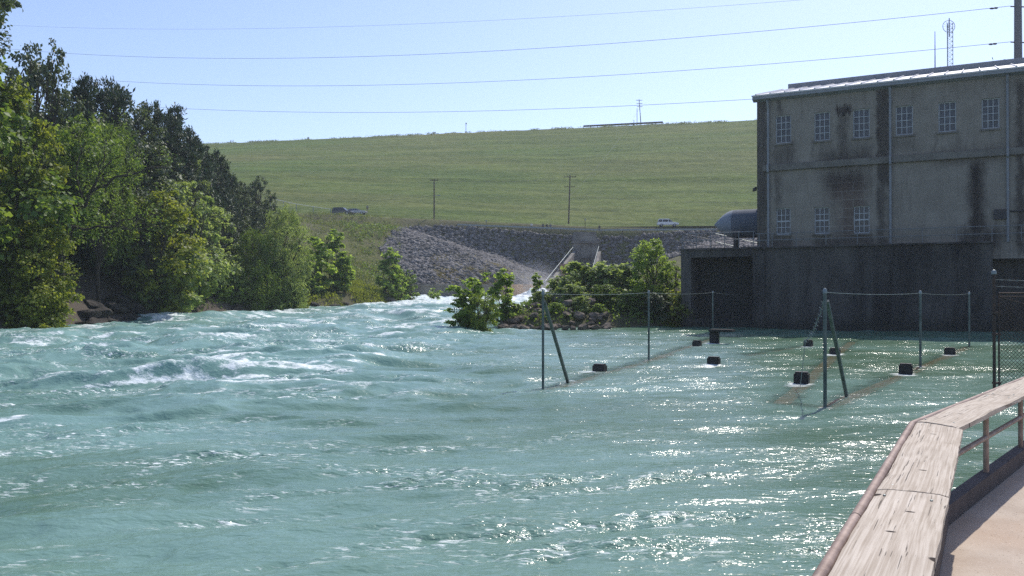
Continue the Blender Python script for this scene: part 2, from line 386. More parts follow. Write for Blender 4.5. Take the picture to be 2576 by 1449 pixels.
def make_tree(name, label, cat, group, H, lumps, leaf, count, mat, seed, trunk_r=0.18, fork=0.35, style='broad', aspect=0.85, lean=(0, 0), multi=1, bare=0, dens=None):
    """lumps: list of (x,y,z,rx,ry,rz) in metres about the base. Root Empty > trunk, crown"""
    rg = np.random.default_rng(seed)
    root = empty(name, label=label, cat=cat, group=group)
    tb = MB()
    tops = []
    for m in range(multi):
        a = rg.random()*6.28; sp = 0 if multi == 1 else 0.25+0.05*H
        b0 = np.array([math.cos(a)*sp*0.3*(multi > 1), math.sin(a)*sp*0.3*(multi > 1), -0.6])
        tp = np.array([lean[0]*fork + math.cos(a)*sp*(multi > 1), lean[1]*fork + math.sin(a)*sp*(multi > 1), H*fork])
        limb(tb, b0, tp, trunk_r, trunk_r*0.62, rg, 0.06, 5, 8); tops.append(tp)
    for (x, y, z, rx, ry, rz) in lumps:
        tp = tops[rg.integers(len(tops))]; c = np.array([x, y, z - rz*0.2])
        st = tp*(0.55+0.4*rg.random()) if c[2] > tp[2] else tp*0.6
        pts = limb(tb, st, c, trunk_r*0.42, trunk_r*0.14, rg, 0.16, 5, 5)
        for k in range(3 + bare):
            q = pts[2+rg.integers(3)]
            e = np.array([x, y, z]) + rg.normal(size=3)*np.array([rx, ry, rz])*0.45
            limb(tb, q, e, trunk_r*0.16, 0.012, rg, 0.2, 4, 4)
    tb.build('trunk', M['bark'], root, smooth=True)
    vol = np.array([l[3]*l[4]*l[5] for l in lumps])**0.72; vol /= vol.sum()
    V = []; Fc = []; T = []; off = 0
    for (x, y, z, rx, ry, rz), fr in zip(lumps, vol):
        k = max(20, int(count*fr)); c = np.array([x, y, z]); rad = np.array([rx, ry, rz])
        # sub-clusters (sprays) inside the lump
        ns = max(5, int(k/(34 if style != 'willow' else 46)))
        d = rg.normal(size=(ns, 3)); d /= np.linalg.norm(d, axis=1, keepdims=True)
        rr = (0.35+0.70*rg.random((ns, 1))**0.6)
        S = c + d*rr*rad
        idx = rg.integers(ns, size=k)
        sprd = 0.17*np.cbrt(rx*ry*rz)
        if style == 'willow':
            P = S[idx] + rg.normal(size=(k, 3))*sprd*np.array([0.8, 0.8, 0.8]); P[:, 2] -= np.abs(rg.normal(size=k))*sprd*1.4
            nb = d[idx]*0.6; v, f, tt = leaf_arrays(P, leaf, aspect, nb, rg, 0.9)
        elif style == 'cedar':
            P = S[idx] + rg.normal(size=(k, 3))*sprd*np.array([0.8, 0.8, 1.1])
            nb = d[idx]*0.7; ld = d[idx]*0.7 + np.array([0, 0, 0.9]); v, f, tt = leaf_arrays(P, leaf, aspect, nb, rg, 0, ld)
        else:
            P = S[idx] + rg.normal(size=(k, 3))*sprd*np.array([1, 1, 0.7])
            nb = d[idx]*0.45 + np.array([0, 0, 0.75]); v, f, tt = leaf_arrays(P, leaf, aspect, nb, rg, 0.35)
        cl = rg.normal(0, 0.2, ns)[idx] + rg.normal(0, .14)
        tt = np.clip(tt + np.repeat(cl, 2), 0, 1)
        V.append(v); Fc.append(f + off); T.append(tt); off += len(v)
    mesh_np('crown', np.vstack(V), np.vstack(Fc), mat, root, False, None, [('tint', 'FACE', np.concatenate(T))])
    return root
def crown_lumps(H, W, n, seed, z0=0.35, top=1.0, shape='round', size=0.3):
    rg = np.random.default_rng(seed); L = []
    for i in range(n):
        q = (i+0.5)/n; z = H*(z0+(top-z0)*q)
        if shape == 'round': rad = W/2*math.sin(math.pi*min(0.98, 0.16+0.80*q))**0.7
        elif shape == 'cone': rad = W/2*(1-q)**0.75
        elif shape == 'column': rad = W/2*(0.9 if q < 0.6 else 0.9*(1-(q-0.6)/0.45))
        else: rad = W/2*(0.6+0.4*q)
        a = i*2.4 + rg.random()*0.9; rr = rad*(0.35+0.5*rg.random())
        s = size*W*(0.5+0.95*rg.random())*(1-0.35*q)
        L.append((math.cos(a)*rr, math.sin(a)*rr, min(z, H*top-s*0.5), s, s, s*(0.8 if shape != 'cone' else 1.15)))
    if shape in ('cone', 'column'): L.append((0, 0, H*0.55, W*0.27, W*0.27, H*0.3))
    return L
def place(o, px, Y, s=1.0, rz=0.0, sz=None, dz=0.0, label=None, group=None, X=None):
    x = at(px, Y) if X is None else X
    o.location = (x, Y, tz(x, Y) + dz); o.scale = (s, s, sz or s); o.rotation_euler = (0, 0, rz)
    if label: o['label'] = label
    if group: o['group'] = group
    return o

# ------------------------------------------------------------ the river
def seg_min(x, y, segs):
    d = np.full(x.shape, 1e9)
    for (x0, y0), (x1, y1) in segs:
        dx, dy = x1-x0, y1-y0; tt = np.clip(((x-x0)*dx+(y-y0)*dy)/(dx*dx+dy*dy), 0, 1)
        d = np.minimum(d, np.hypot(x-x0-tt*dx, y-y0-tt*dy))
    return d
SILLS = [[(0.83,23.0),(5.36,33.4)], [(5.36,33.4),(11.7,49.8)], [(6.5,20.6),(8.2,24.2)], [(8.2,24.2),(14.0,36.9)], [(14.0,36.9),(18.6,46.6)],
         [(7.26,19.8),(14.5,30.3)], [(14.5,30.3),(22.6,42.2)], [(10.0,36.2),(14.9,42.9)], [(6.5,20.6),(7.26,19.8)]]
ys = [-60.0]
while ys[-1] < 2.5: ys.append(ys[-1]+2.0)
ys[-1] = 2.5
while ys[-1] < 158: ys.append(ys[-1] + 0.026 + 0.0027*ys[-1])
ys = np.array(ys); NU = 1050
xl = np.maximum(-62, -0.78*np.maximum(ys, 0)-15); xr = np.minimum(95, 0.70*np.maximum(ys, 0)+14)
xl[ys < 2] = -62; xr[ys < 2] = 95
u = np.linspace(0, 1, NU)
WX = xl[:, None]*(1-u) + xr[:, None]*u; WY = np.repeat(ys[:, None], NU, 1)
turb = sstep(5, -9, WX - 0.06*(WY-30)) * (0.40+0.60*sstep(12, 26, WY))
turb = np.maximum(turb, sstep(85, 120, WY)); calm = 1-turb
# wave fields, crests lying across the current, warped so that no train repeats
wx = WX + 2.2*(fbm(WX/9, WY/9, 21, 3)-0.5); wy = WY + 1.6*(fbm(WX/8, WY/8, 22, 3)-0.5)
ca, sa = math.cos(R(14)), math.sin(R(14))
ax_, ay_ = wx*ca + wy*sa, -wx*sa + wy*ca
def ridge(x, y, s, o=2): return 1-np.abs(2*fbm(x, y, s, o)-1)*1.6
swell = fbm(ax_/7.5, ay_/3.4, 31, 2)-0.5
r1 = ridge(ax_/4.4, ay_/1.7, 33)-0.55
r2 = fbm(ax_/2.0, ay_/0.62, 35, 2)-0.5
r3 = fbm(ax_/0.70+2*r2, ay_/0.27, 37, 2)-0.5
r4 = fbm(wx/0.24, wy/0.13, 39, 2)-0.5
amp = 1-0.55*np.exp(-((WY-6)/9)**2)
patch = 0.36+0.98*sstep(0.40, 0.66, fbm(ax_/5.0, ay_/1.1, 51, 4))*sstep(0.30, 0.60, fbm(ax_/1.3, ay_/0.55, 53, 3))*(0.50+0.65*sstep(0.36, 0.56, fbm(WX/13, WY/4.5, 57, 2)))*(1-0.6*np.exp(-((WX-3.5)/6)**2-((WY-16.5)/3.2)**2))
H = swell*(0.9*turb+0.22)*amp + r1*(0.26*turb+0.05)*amp + r2*(0.22*turb+0.13) + (0.5-np.abs(r3)*2)*0.085*turb + r3*(0.12*turb+0.075)*patch + r4*(0.036+0.03*turb)*patch*patch
bumps = [(-13.4,26.6,1.3,1.0,.38),(-10.6,26.9,2.6,0.9,.50),(-9.0,25.4,2.0,1.0,-.25),(-24,82,5,2.2,.7),(-30,77,4,2,.5),(-12.5,50,4,1.3,.35),(-17.5,19,2.0,0.9,.35),(-6,37,3,0.8,.22),(-22,42,3,1.2,.35),(-15,60,4,1.4,.4),(-20,66,3,1.2,.4),(-9,85,3,1.4,.4)]
foamb = 0
for bx, by, sx_, sy_, hh in bumps:
    q = ((WX-bx)*ca + (WY-by)*sa)/sx_; p = (-(WX-bx)*sa + (WY-by)*ca)/sy_
    e = np.exp(-q*q-p*p); H = H + hh*e
    if hh > 0.3: foamb = foamb + np.exp(-q*q*1.1-((p+0.5)*1.3)**2)*min(1, hh*1.9)
rap = sstep(98, 135, WY)
H = H + rap*(fbm(WX/2.5, WY/1.6, 61, 3)-0.5)*0.9
sill = seg_min(WX, WY, SILLS)
near_sill = 1-sstep(0.3, 1.4, sill)
H = H*(1-0.55*near_sill)
WZ = zwater(WY) + H
foam = sstep(0.50, 0.74, fbm(wx/2.8, wy/0.85, 41, 4))*(0.18+0.82*turb)*0.75
foam += sstep(0.22, 0.55, r1+0.5*swell)*turb*0.55*sstep(0.45, 0.62, fbm(wx/5, wy/2.5, 45, 3))
foam += 0.95*np.clip(foamb, 0, 1)*sstep(0.30, 0.6, fbm(wx/1.1, wy/0.5, 46, 4))
foam += 0.85*sstep(0.54, 0.68, fbm(ax_/3.4, ay_/0.30, 43, 3))*sstep(0.43, 0.58, fbm(wx/6, wy/3, 44, 3))*(0.25+0.75*turb)  # thin white streaks: foam that doubles as painted sun glints
foam += sstep(70, 105, WY)*0.35*turb
foam += rap*(0.55+0.45*sstep(0.40, 0.62, fbm(wx/4, wy/2, 47, 4)))
foam += sstep(-10, 3, WX)*sstep(120, 138, WY)
bank = seg_dist(WX, WY, RIVER)
foam += 1.0*np.exp(-((bank+0.6)/2.4)**2)*sstep(-12, -24, WX)*sstep(0.36, 0.56, fbm(WX/3, WY/2, 48, 3))*sstep(45, 60, WY)
for px_, yb_, r_ in ((1508,934,.5),(1753,870,.5),(1797,862,.6),(1795,915,.5),(2033,871,.5),(2100,891,.5),(2016,963,.55),(2278,939,.55),(2389,889,.5),(1366,980,.3),(1434,956,.3),(1632,905,.3),(2075,1020,.3),(2133,995,.3),(2315,922,.35)):
    yy_ = CAMZ*F/(yb_-HZ); xx_ = at(px_, yy_)
    for ox, oy, k_ in ((0, 0, 1), (-.25, -.45, .8), (-.5, -1.0, .6)): foam += .9*k_*np.exp(-((WX-xx_-ox)/r_)**2-((WY-yy_-oy)/(r_*.8))**2)
foam = np.clip(foam, 0, 1)
shal = 1-sstep(0.12, 0.52, sill + (fbm(WX/0.9, WY/0.6, 71, 3)-0.5)*0.5)
t = NT('river_water')
fo = t.attr('foam'); sh = t.attr('shallow'); tu = t.attr('turbid')
f1 = t.noise(3.6, None, 6, 0.72, 1.0, (0.8, 1.8, 1)); f2 = t.noise(19, None, 4, 0.75, 0.4, (0.9, 1.5, 1))
brk = t.math('ADD', t.math('MULTIPLY', f1, 0.62), t.math('MULTIPLY', f2, 0.38))
thr = t.math('SUBTRACT', 0.80, t.math('MULTIPLY', fo, 0.46))
ff = t.math('MULTIPLY', t.rng(t.math('SUBTRACT', brk, thr), 0.0, 0.25, 0, 1, True), t.rng(fo, 0.02, 0.2))
glint_specks = t.math('MULTIPLY', t.rng(t.noise(9.5, None, 3, 0.7, 0.5, (0.5, 1.9, 1)), 0.555, 0.63), t.math('MULTIPLY', t.rng(t.attr('patch'), 0.42, 0.95), t.math('ADD', 0.12, t.attr('chop'))))  # white specks mixed into the colour: sun sparkle painted as tiny froth
ff = t.math('MAXIMUM', ff, t.math('MULTIPLY', glint_specks, 0.85))
big = t.noise(0.16, None, 4, 0.5, 0.6, (0.7, 1.3, 1))
deep = t.mix(t.rng(big, 0.35, 0.65), (0.062, 0.124, 0.066), (0.108, 0.192, 0.142))
milky = t.mix(t.rng(big, 0.3, 0.7), (0.148, 0.262, 0.222), (0.218, 0.358, 0.325))
body = t.mix(tu, deep, milky)
col = t.mix(ff, body, (0.80, 0.84, 0.83))
w1 = t.noise(5.5, None, 3, 0.6, 0.5, (0.75, 1.6, 1)); w2 = t.noise(9.5, None, 2, 0.5, 0.2, (0.8, 1.5, 1)); pa_ = t.attr('patch')
ch_ = t.attr('chop'); rp_ = t.math('MULTIPLY', t.rng(pa_, 0.3, 1.3, 0.16, 1), t.math('ADD', 0.40, t.math('MULTIPLY', ch_, 0.12)))
bp_ = t.n('Bump'); bp_.inputs['Distance'].default_value = 0.125; t.l(w2, bp_.inputs['Height']); t.l(rp_, bp_.inputs['Strength']); t.l(t.bump(w1, 0.42, 0.06), bp_.inputs['Normal'])
nrm = bp_.outputs[0]
t.fin(col, t.rng(ff, 0, 1, 0.19, 0.65), 0, nrm, 0.5); t.b.inputs['IOR'].default_value = 1.333
tr = t.n('BsdfTransparent'); tr.inputs[0].default_value = (0.85, 0.74, 0.58, 1)
ms = t.n('MixShader'); t.l(t.math('MULTIPLY', sh, 0.38), ms.inputs[0]); t.l(t.b.outputs[0], ms.inputs[1]); t.l(tr.outputs[0], ms.inputs[2])
t.l(ms.outputs[0], t.out.inputs[0]); M['water'] = t.m
chop = np.clip(sstep(12, -12, WX-0.12*WY), 0, 1)
turbid = np.clip(turb*0.75 + 0.35*sstep(0.35, 0.7, fbm(WX/8, WY/4, 81, 3)) + 0.25*np.clip(H*2.2, -0.6, 1), 0, 1)
tag(grid_mesh('water', WX, WY, WZ, M['water'], True, [('foam', 'POINT', foam.ravel()), ('shallow', 'POINT', shal.ravel()), ('turbid', 'POINT', turbid.ravel()), ('patch', 'POINT', patch.ravel()), ('chop', 'POINT', chop.ravel())]), kind='structure')
del H, foam, shal, turbid, r1, r2, r3, r4, swell, wx, wy, bank

# submerged concrete sills that carry the fences
M['sill'] = simple('sill_algae_concrete', (0.46, 0.18, 0.07), (0.22, 0.10, 0.05), 2.2, 0.9, 0, 0.2)
def sill_wall(label, pts, wd=0.42, top=-0.07):
    m = MB()
    for (x0, y0), (x1, y1) in zip(pts[:-1], pts[1:]): m.beam((x0, y0, top-0.5), (x1, y1, top-0.5), wd, 1.0)
    return tag(m.build('submerged_wall', M['sill']), label, 'wall', 'submerged sill walls below the powerhouse')
sill_wall('submerged brown concrete sill under the fence row nearest the bushy island', [(0.83,23.0),(5.36,33.4),(11.7,49.8)])
sill_wall('submerged orange brown sill between the two fence rows, carrying the widest dark block', [(6.5,20.6),(8.2,24.2),(14.0,36.9),(18.6,46.6)])
sill_wall('submerged orange brown sill under the fence row nearest the walkway', [(7.26,19.8),(14.5,30.3),(22.6,42.2)])
sill_wall('short submerged sill running to the small block in mid pool', [(10.0,36.2),(14.9,42.9)])

# ------------------------------------------------------------ riprap (uncountable stone cover)
def inside(px, py, poly):
    ins = np.zeros(px.shape, bool); n = len(poly)
    for i in range(n):
        (x0, y0), (x1, y1) = poly[i], poly[(i+1) % n]
        ins ^= ((y0 > py) != (y1 > py)) & (px < (x1-x0)*(py-y0)/((y1-y0) or 1e-9) + x0)
    return ins
ico = bmesh.new(); bmesh.ops.create_icosphere(ico, subdivisions=1, radius=1)
IV = np.array([v.co[:] for v in ico.verts]); IF = np.array([[v.index for v in f.verts] for f in ico.faces]); ico.free()
def rocks_mesh(name, P, rad, mat, rg, flat=0.7):
    n = len(P); k = len(IV)
    J = IV[None]*(0.72+0.5*rg.random((n, k, 1)))
    ang = rg.random(n)*6.28; c, s = np.cos(ang)[:, None], np.sin(ang)[:, None]
    sc_ = rad[:, None, None]*np.stack([0.8+0.6*rg.random(n), 0.7+0.4*rg.random(n), flat*(0.8+0.5*rg.random(n))], 1)[:, None, :]
    J = J*sc_; x = J[..., 0]*c - J[..., 1]*s; y = J[..., 0]*s + J[..., 1]*c
    V = np.stack([x, y, J[..., 2]], -1) + P[:, None, :]
    Fc = (IF[None] + (np.arange(n)*k)[:, None, None]).reshape(-1, 3)
    tint = np.repeat(np.clip(rg.normal(0.45, 0.25, n), 0, 1), len(IF))
    return mesh_np(name, V.reshape(-1, 3), Fc, mat, None, False, None, [('tint', 'FACE', tint)])
t = NT('riprap_stone'); a = t.attr('tint')
col = t.mix(a, (0.055, 0.053, 0.055), (0.27, 0.255, 0.245)); col = t.mix(t.rng(t.noise(1.5), 0.35, 0.7), t.mix(1, col, (0.7, 0.68, 0.68), 'MULTIPLY'), col)
M['riprap'] = t.fin(col, 0.9, 0, None, 0.2)
rg = np.random.default_rng(5)
n = 110000
RX = rg.uniform(-40, 62, n); RY = rg.uniform(118, 197.8, n); RZ = terrain(RX, RY)
ipx = CX + RX/RY*F; ipy = HZ - (RZ-CAMZ)/RY*F
edge = (fbm(RX/4, RY/4, 91, 3)-0.5)*34
left_edge = np.interp(ipy, [565, 600, 640, 680, 720, 740], [1012, 975, 955, 1000, 1045, 1060])
keep = (ipx > left_edge + edge) & (seg_dist(RX, RY, RIVER) > 0.2) & (RY > 128+0.0*RX)
keep &= ~((fbm(RX/7, RY/7, 93, 3) > 0.66) & (rg.random(n) < 0.6))
keep &= ~((RX > 18) & (RY < 150))
keep &= (ipy > 571.5 + edge*0.22) & (RY < 196)
idx = np.where(keep)[0][:30000]
P = np.stack([RX[idx], RY[idx], RZ[idx]+0.08], 1)
tag(rocks_mesh('riprap', P, rg.uniform(0.26, 0.62, len(P)), M['riprap'], rg), 'grey broken stone riprap covering the slope below the road', 'riprap', kind='stuff')

# ------------------------------------------------------------ road and guard rail
t_as = simple('asphalt', (0.10, 0.095, 0.09), (0.075, 0.07, 0.07), 0.5, 0.9, 0, 0.1)
xs = np.linspace(-120, 180, 61); rl = 200.6-0.09*(xs-37)
RXX = np.vstack([xs, xs]); RYY = np.vstack([rl-3.1, rl+3.1]); RZZ = np.vstack([plateau(xs)+0.06]*2)
tag(grid_mesh('road', RXX, RYY, RZZ, t_as), kind='structure')
def roadpt(px, off=0.0):
    k = (px-CX)/F; y = (200.6+off+0.09*37)/(1+0.09*k); x = k*y
    return Vector((x, y, (float(plateau(x))+0.06) if off > -3 else float(plateau(x))-1.75))
gr = empty('guard_rail', roadpt(1470, -9), label='long grey steel guard rail along the road above the riprap', cat='guard rail')
m = MB(gr.location); mp_ = [MB(gr.location)]
pts = [roadpt(p, -9) for p in range(1150, 1801, 26)]
for a, b in zip(pts[:-1], pts[1:]): m.beam(a+Vector((0,0,.62)), b+Vector((0,0,.62)), 0.06, 0.34)
m.build('beam', M['galv'], gr)
for p in pts[::2]:
    q = MB(gr.location); q.box((p.x-.09, p.y+.05, p.z-.3), (p.x+.09, p.y+.25, p.z+.75)); q.build('post', M['woodpole'], gr)
wr = empty('guard_rail', (-56, 204, 22), label='pale pipe guard rail on the hilltop by the dark cars', cat='guard rail')
m = MB(wr.location)
A = [pt(680, 499, 207), pt(745, 513, 205), pt(831, 526, 203)]
for a, b in zip(A[:-1], A[1:]): m.tube([a, b], 0.045, 6)
m.build('beam', M['whitepaint'], wr)
for p in A + [(A[0]+A[1])/2, (A[1]+A[2])/2]:
    q = MB(wr.location); q.tube([p-Vector((0, 0, 3)), p], 0.09, 6); q.build('post', M['galv'], wr)

# ------------------------------------------------------------ powerhouse
P0X, P0Y = at(1905, 64.0), 64.0
def fs(px, dy=0.0):
    k = (px-CX)/F; c, s = 0.8788, -0.4772; vx, vy = 0.4772, 0.8788
    return (k*(P0Y+vy*dy) - (P0X+vx*dy))/(c - k*s)
def fY(s, dy=0.0): return P0Y - 0.4772*s + 0.8788*dy
def fz(px, py, dy=0.0): return zat(py, fY(fs(px, dy), dy))
def bw(s, dy, z): return Vector((P0X+0.8788*s+0.4772*dy, P0Y-0.4772*s+0.8788*dy, z))
RZ_B = -math.asin(0.4772)
BASE_F = -0.9
ph = empty('powerhouse', (P0X, P0Y, 0), RZ_B, label='stained cream three-storey hydroelectric powerhouse with white metal roof rising from the water', cat='building')
LEDGE, BELT, EAVE, SEND, DEPTH = 5.9, 12.0, 17.25, 40.0, 20.0

t = NT('stucco'); oc = t.tc.outputs['Object']; sp = t.n('SeparateXYZ'); t.l(oc, sp.inputs[0]); S_, Z_ = sp.outputs[0], sp.outputs[2]
wob = t.noise(1.1, detail=5, rough=0.65); wob2 = t.noise(3.5, None, 4, 0.6, 0, (1.6, 1.6, 0.35))
Sd = t.math('ADD', S_, t.math('MULTIPLY', t.math('SUBTRACT', wob, 0.5), 0.9)); Zd = t.math('ADD', Z_, t.math('MULTIPLY', t.math('SUBTRACT', wob2, 0.5), 1.6))
def rect(s0, s1, z0, z1, sf=0.22, zf=0.6):
    a = t.math('MULTIPLY', t.rng(Sd, s0-sf, s0+sf, 0, 1, True), t.rng(Sd, s1-sf, s1+sf, 1, 0, True))
    b = t.math('MULTIPLY', t.rng(Zd, z0-zf, z0+zf, 0, 1, True), t.rng(Zd, z1-zf, z1+zf, 1, 0, True))
    return t.math('MULTIPLY', a, b)
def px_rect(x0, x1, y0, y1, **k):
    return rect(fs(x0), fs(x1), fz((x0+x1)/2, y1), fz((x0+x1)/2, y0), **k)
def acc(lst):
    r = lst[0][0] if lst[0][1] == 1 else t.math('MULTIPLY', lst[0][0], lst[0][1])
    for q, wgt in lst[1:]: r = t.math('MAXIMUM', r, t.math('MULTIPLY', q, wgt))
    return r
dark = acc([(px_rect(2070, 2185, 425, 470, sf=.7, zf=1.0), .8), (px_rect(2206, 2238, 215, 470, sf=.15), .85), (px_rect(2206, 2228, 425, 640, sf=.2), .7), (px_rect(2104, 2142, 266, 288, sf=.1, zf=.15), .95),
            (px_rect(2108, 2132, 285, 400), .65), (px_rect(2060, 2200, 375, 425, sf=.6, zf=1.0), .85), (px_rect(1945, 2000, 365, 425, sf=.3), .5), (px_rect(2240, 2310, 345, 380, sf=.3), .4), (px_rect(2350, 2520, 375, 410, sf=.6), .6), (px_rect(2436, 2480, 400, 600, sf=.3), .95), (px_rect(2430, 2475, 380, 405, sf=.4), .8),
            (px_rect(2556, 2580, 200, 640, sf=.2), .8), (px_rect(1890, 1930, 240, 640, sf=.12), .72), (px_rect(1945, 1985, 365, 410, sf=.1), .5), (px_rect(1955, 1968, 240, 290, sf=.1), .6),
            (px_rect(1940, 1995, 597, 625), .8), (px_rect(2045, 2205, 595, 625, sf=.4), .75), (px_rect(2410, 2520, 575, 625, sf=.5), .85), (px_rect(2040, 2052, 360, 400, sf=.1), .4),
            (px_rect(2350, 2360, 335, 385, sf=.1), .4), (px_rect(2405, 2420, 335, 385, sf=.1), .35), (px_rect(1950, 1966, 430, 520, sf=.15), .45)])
red = acc([(px_rect(2085, 2178, 440, 500, sf=.7), .7), (px_rect(2110, 2180, 480, 600, sf=.6), .6)])
base = t.mix(t.rng(t.noise(0.7, detail=6, rough=0.6), 0.3, 0.7), (0.195, 0.172, 0.148), (0.275, 0.245, 0.212))
streak = t.noise(2.6, None, 5, 0.65, 0, (1, 1, 0.10))
base = t.mix(t.rng(streak, 0.52, 0.8, 0, 0.6), base, (0.10, 0.085, 0.075))
bk = t.n('TexBrick'); bk.inputs['Scale'].default_value = 1.0; bk.inputs['Mortar Size'].default_value = 0.035; bk.inputs['Brick Width'].default_value = 1.5; bk.inputs['Row Height'].default_value = 0.62
cx = t.n('CombineXYZ'); t.l(S_, cx.inputs[0]); t.l(Z_, cx.inputs[1]); t.l(cx.outputs[0], bk.inputs[0])
bk.inputs['Color1'].default_value = (0.075, 0.038, 0.032, 1); bk.inputs['Color2'].default_value = (0.06, 0.033, 0.03, 1); bk.inputs['Mortar'].default_value = (0.17, 0.14, 0.125, 1)
base = t.mix(t.math('MULTIPLY', bk.outputs['Fac'], t.rng(t.noise(0.35), 0.4, 0.6, 0.0, 0.10)), base, (0.4, 0.36, 0.32))
c2 = t.mix(red, base, bk.outputs['Color'])
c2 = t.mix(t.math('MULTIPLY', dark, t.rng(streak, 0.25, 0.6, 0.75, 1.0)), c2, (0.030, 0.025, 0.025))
M['stucco'] = t.fin(c2, 0.92, 0, t.bump(t.noise(14, detail=4), 0.25, 0.02), 0.15)

t = NT('tailrace_concrete')
s1 = t.noise(0.55, None, 7, 0.68, 0.8, (1, 1, 0.22)); s2 = t.noise(2.6, None, 5, 0.6, 0.6, (1, 1, 0.10)); s3 = t.noise(0.5, detail=6)
col = t.mix(t.rng(s1, 0.35, 0.65), (0.020, 0.019, 0.020), (0.098, 0.090, 0.084)); col = t.mix(t.rng(s2, 0.55, 0.8, 0, 0.6), col, (0.035, 0.032, 0.032))
col = t.mix(t.rng(s3, 0.55, 0.75, 0, 0.5), col, (0.11, 0.10, 0.09))
sp = t.n('SeparateXYZ'); t.l(t.tc.outputs['Object'], sp.inputs[0])
col = t.mix(t.rng(t.math('ADD', sp.outputs[2], t.math('MULTIPLY', s3, 1.2)), 1.0, 1.9, 0.75, 0), col, (0.025, 0.026, 0.024))
M['tailrace'] = t.fin(col, 0.9, 0, t.bump(t.noise(6, detail=6, rough=0.7), 0.35, 0.04), 0.2)
M['winframe'] = simple('window_frame_paint', (0.46, 0.47, 0.49), (0.36, 0.37, 0.39), 5, 0.6, 0, 0)
M['winglass'] = simple('window_glass', (0.05, 0.055, 0.07), (0.025, 0.027, 0.034), 1.2, 0.25, 0, 0, 0.5)
M['roofmetal'] = simple('white_roof_metal', (0.58, 0.56, 0.55), (0.50, 0.48, 0.47), 1.0, 0.4, 0.0, 0.05, 0.4)
M['gutter'] = simple('gutter_paint', (0.26, 0.27, 0.29), (0.19, 0.20, 0.22), 2.0, 0.55, 0, 0.05)

wins = [(1952,1991,289,360),(2049,2089,281,353),(2147,2189,273,346),(2254,2298,265,339),(2362,2407,255,331),(2471,2516,246,323)]
lows = [(1953,1989,523,590),(2049,2087,521,588),(2148,2188,518,587)]
WR = [(fs(a), fs(b), fz((a+b)/2, d), fz((a+b)/2, c), up) for L_, up in ((wins, 1), (lows, 0)) for a, b, c, d in L_]
s_extra = [(WR[5][1]+5.6, WR[5][1]+7.0, WR[5][2], WR[5][3], 1), (WR[5][1]+10, WR[5][1]+11.4, WR[5][2], WR[5][3], 1)]
WR += s_extra
# wall with real openings
m = MB()
ss = sorted(set([0.0, SEND] + [round(v, 3) for q in WR for v in q[:2]])); zs = sorted(set([LEDGE-1.0, EAVE] + [round(v, 3) for q in WR for v in q[2:4]]))
for i in range(len(ss)-1):
    for j in range(len(zs)-1):
        cs, cz = (ss[i]+ss[i+1])/2, (zs[j]+zs[j+1])/2
        if any(q[0] < cs < q[1] and q[2] < cz < q[3] for q in WR): continue
        m.add([(ss[i], 0, zs[j]), (ss[i+1], 0, zs[j]), (ss[i+1], 0, zs[j+1]), (ss[i], 0, zs[j+1])], [(0, 1, 2, 3)])
RV = 0.22
for a, b, c, d, _ in WR:
    m.add([(a,0,c),(b,0,c),(b,0,d),(a,0,d),(a,RV,c),(b,RV,c),(b,RV,d),(a,RV,d)], [(0,1,5,4),(1,2,6,5),(2,3,7,6),(3,0,4,7)])
zr = EAVE + 0.0
m.add([(0,0,LEDGE-1),(0,DEPTH,LEDGE-1),(0,DEPTH,EAVE),(0,DEPTH/2,EAVE+2.5),(0,0,EAVE)], [(0,1,2,3,4)])
m.add([(SEND,0,LEDGE-1),(SEND,DEPTH,LEDGE-1),(SEND,DEPTH,EAVE),(SEND,DEPTH/2,EAVE+2.5),(SEND,0,EAVE)], [(0,1,2,3,4)])
m.add([(0,DEPTH,LEDGE-1),(SEND,DEPTH,LEDGE-1),(SEND,DEPTH,EAVE),(0,DEPTH,EAVE)], [(0,1,2,3)])
m.build('wall', M['stucco'], ph)
for a, b, c, d, up in WR:
    wd, ht = b-a, d-c; f = MB(); T_ = 0.045
    y0, y1 = RV-0.10, RV-0.03
    f.box((a, y0, c), (a+.07, y1, d)); f.box((b-.07, y0, c), (b, y1, d)); f.box((a+.07, y0, d-.07), (b-.07, y1, d)); f.box((a+.07, y0, c), (b-.07, y1, c+.08))
    for k in (1, 2):
        q = a+.07+(wd-.14)*k/3; f.box((q-T_/2, y0+.01, c+.08), (q+T_/2, y1-.005, d-.07))
    for k in (1, 2, 3):
        q = c+.08+(ht-.15)*k/4; e = T_/2 if (up or k != 2) else 0.05
        f.box((a+.07, y0+.013, q-e), (b-.07, y1-.002, q+e))
    wn_ = f.build('window', M['winframe'], ph)
    g = MB(); g.box((a+.02, RV-.025, c+.02), (b-.02, RV-.01, d-.02)); g.build('glass', M['winglass'], wn_)
    g = MB(); g.box((a-.10, -.10, c-.13), (b+.10, RV-.01, c-.005)); g.build('sill', M['concrete'], wn_)
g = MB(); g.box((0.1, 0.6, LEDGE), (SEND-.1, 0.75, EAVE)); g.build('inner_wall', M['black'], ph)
m = MB(); m.box((0.45, -.22, BELT-.30), (SEND, -.004, BELT+.18)); m.build('belt_course', M['concrete'], ph, bevel=0.03)
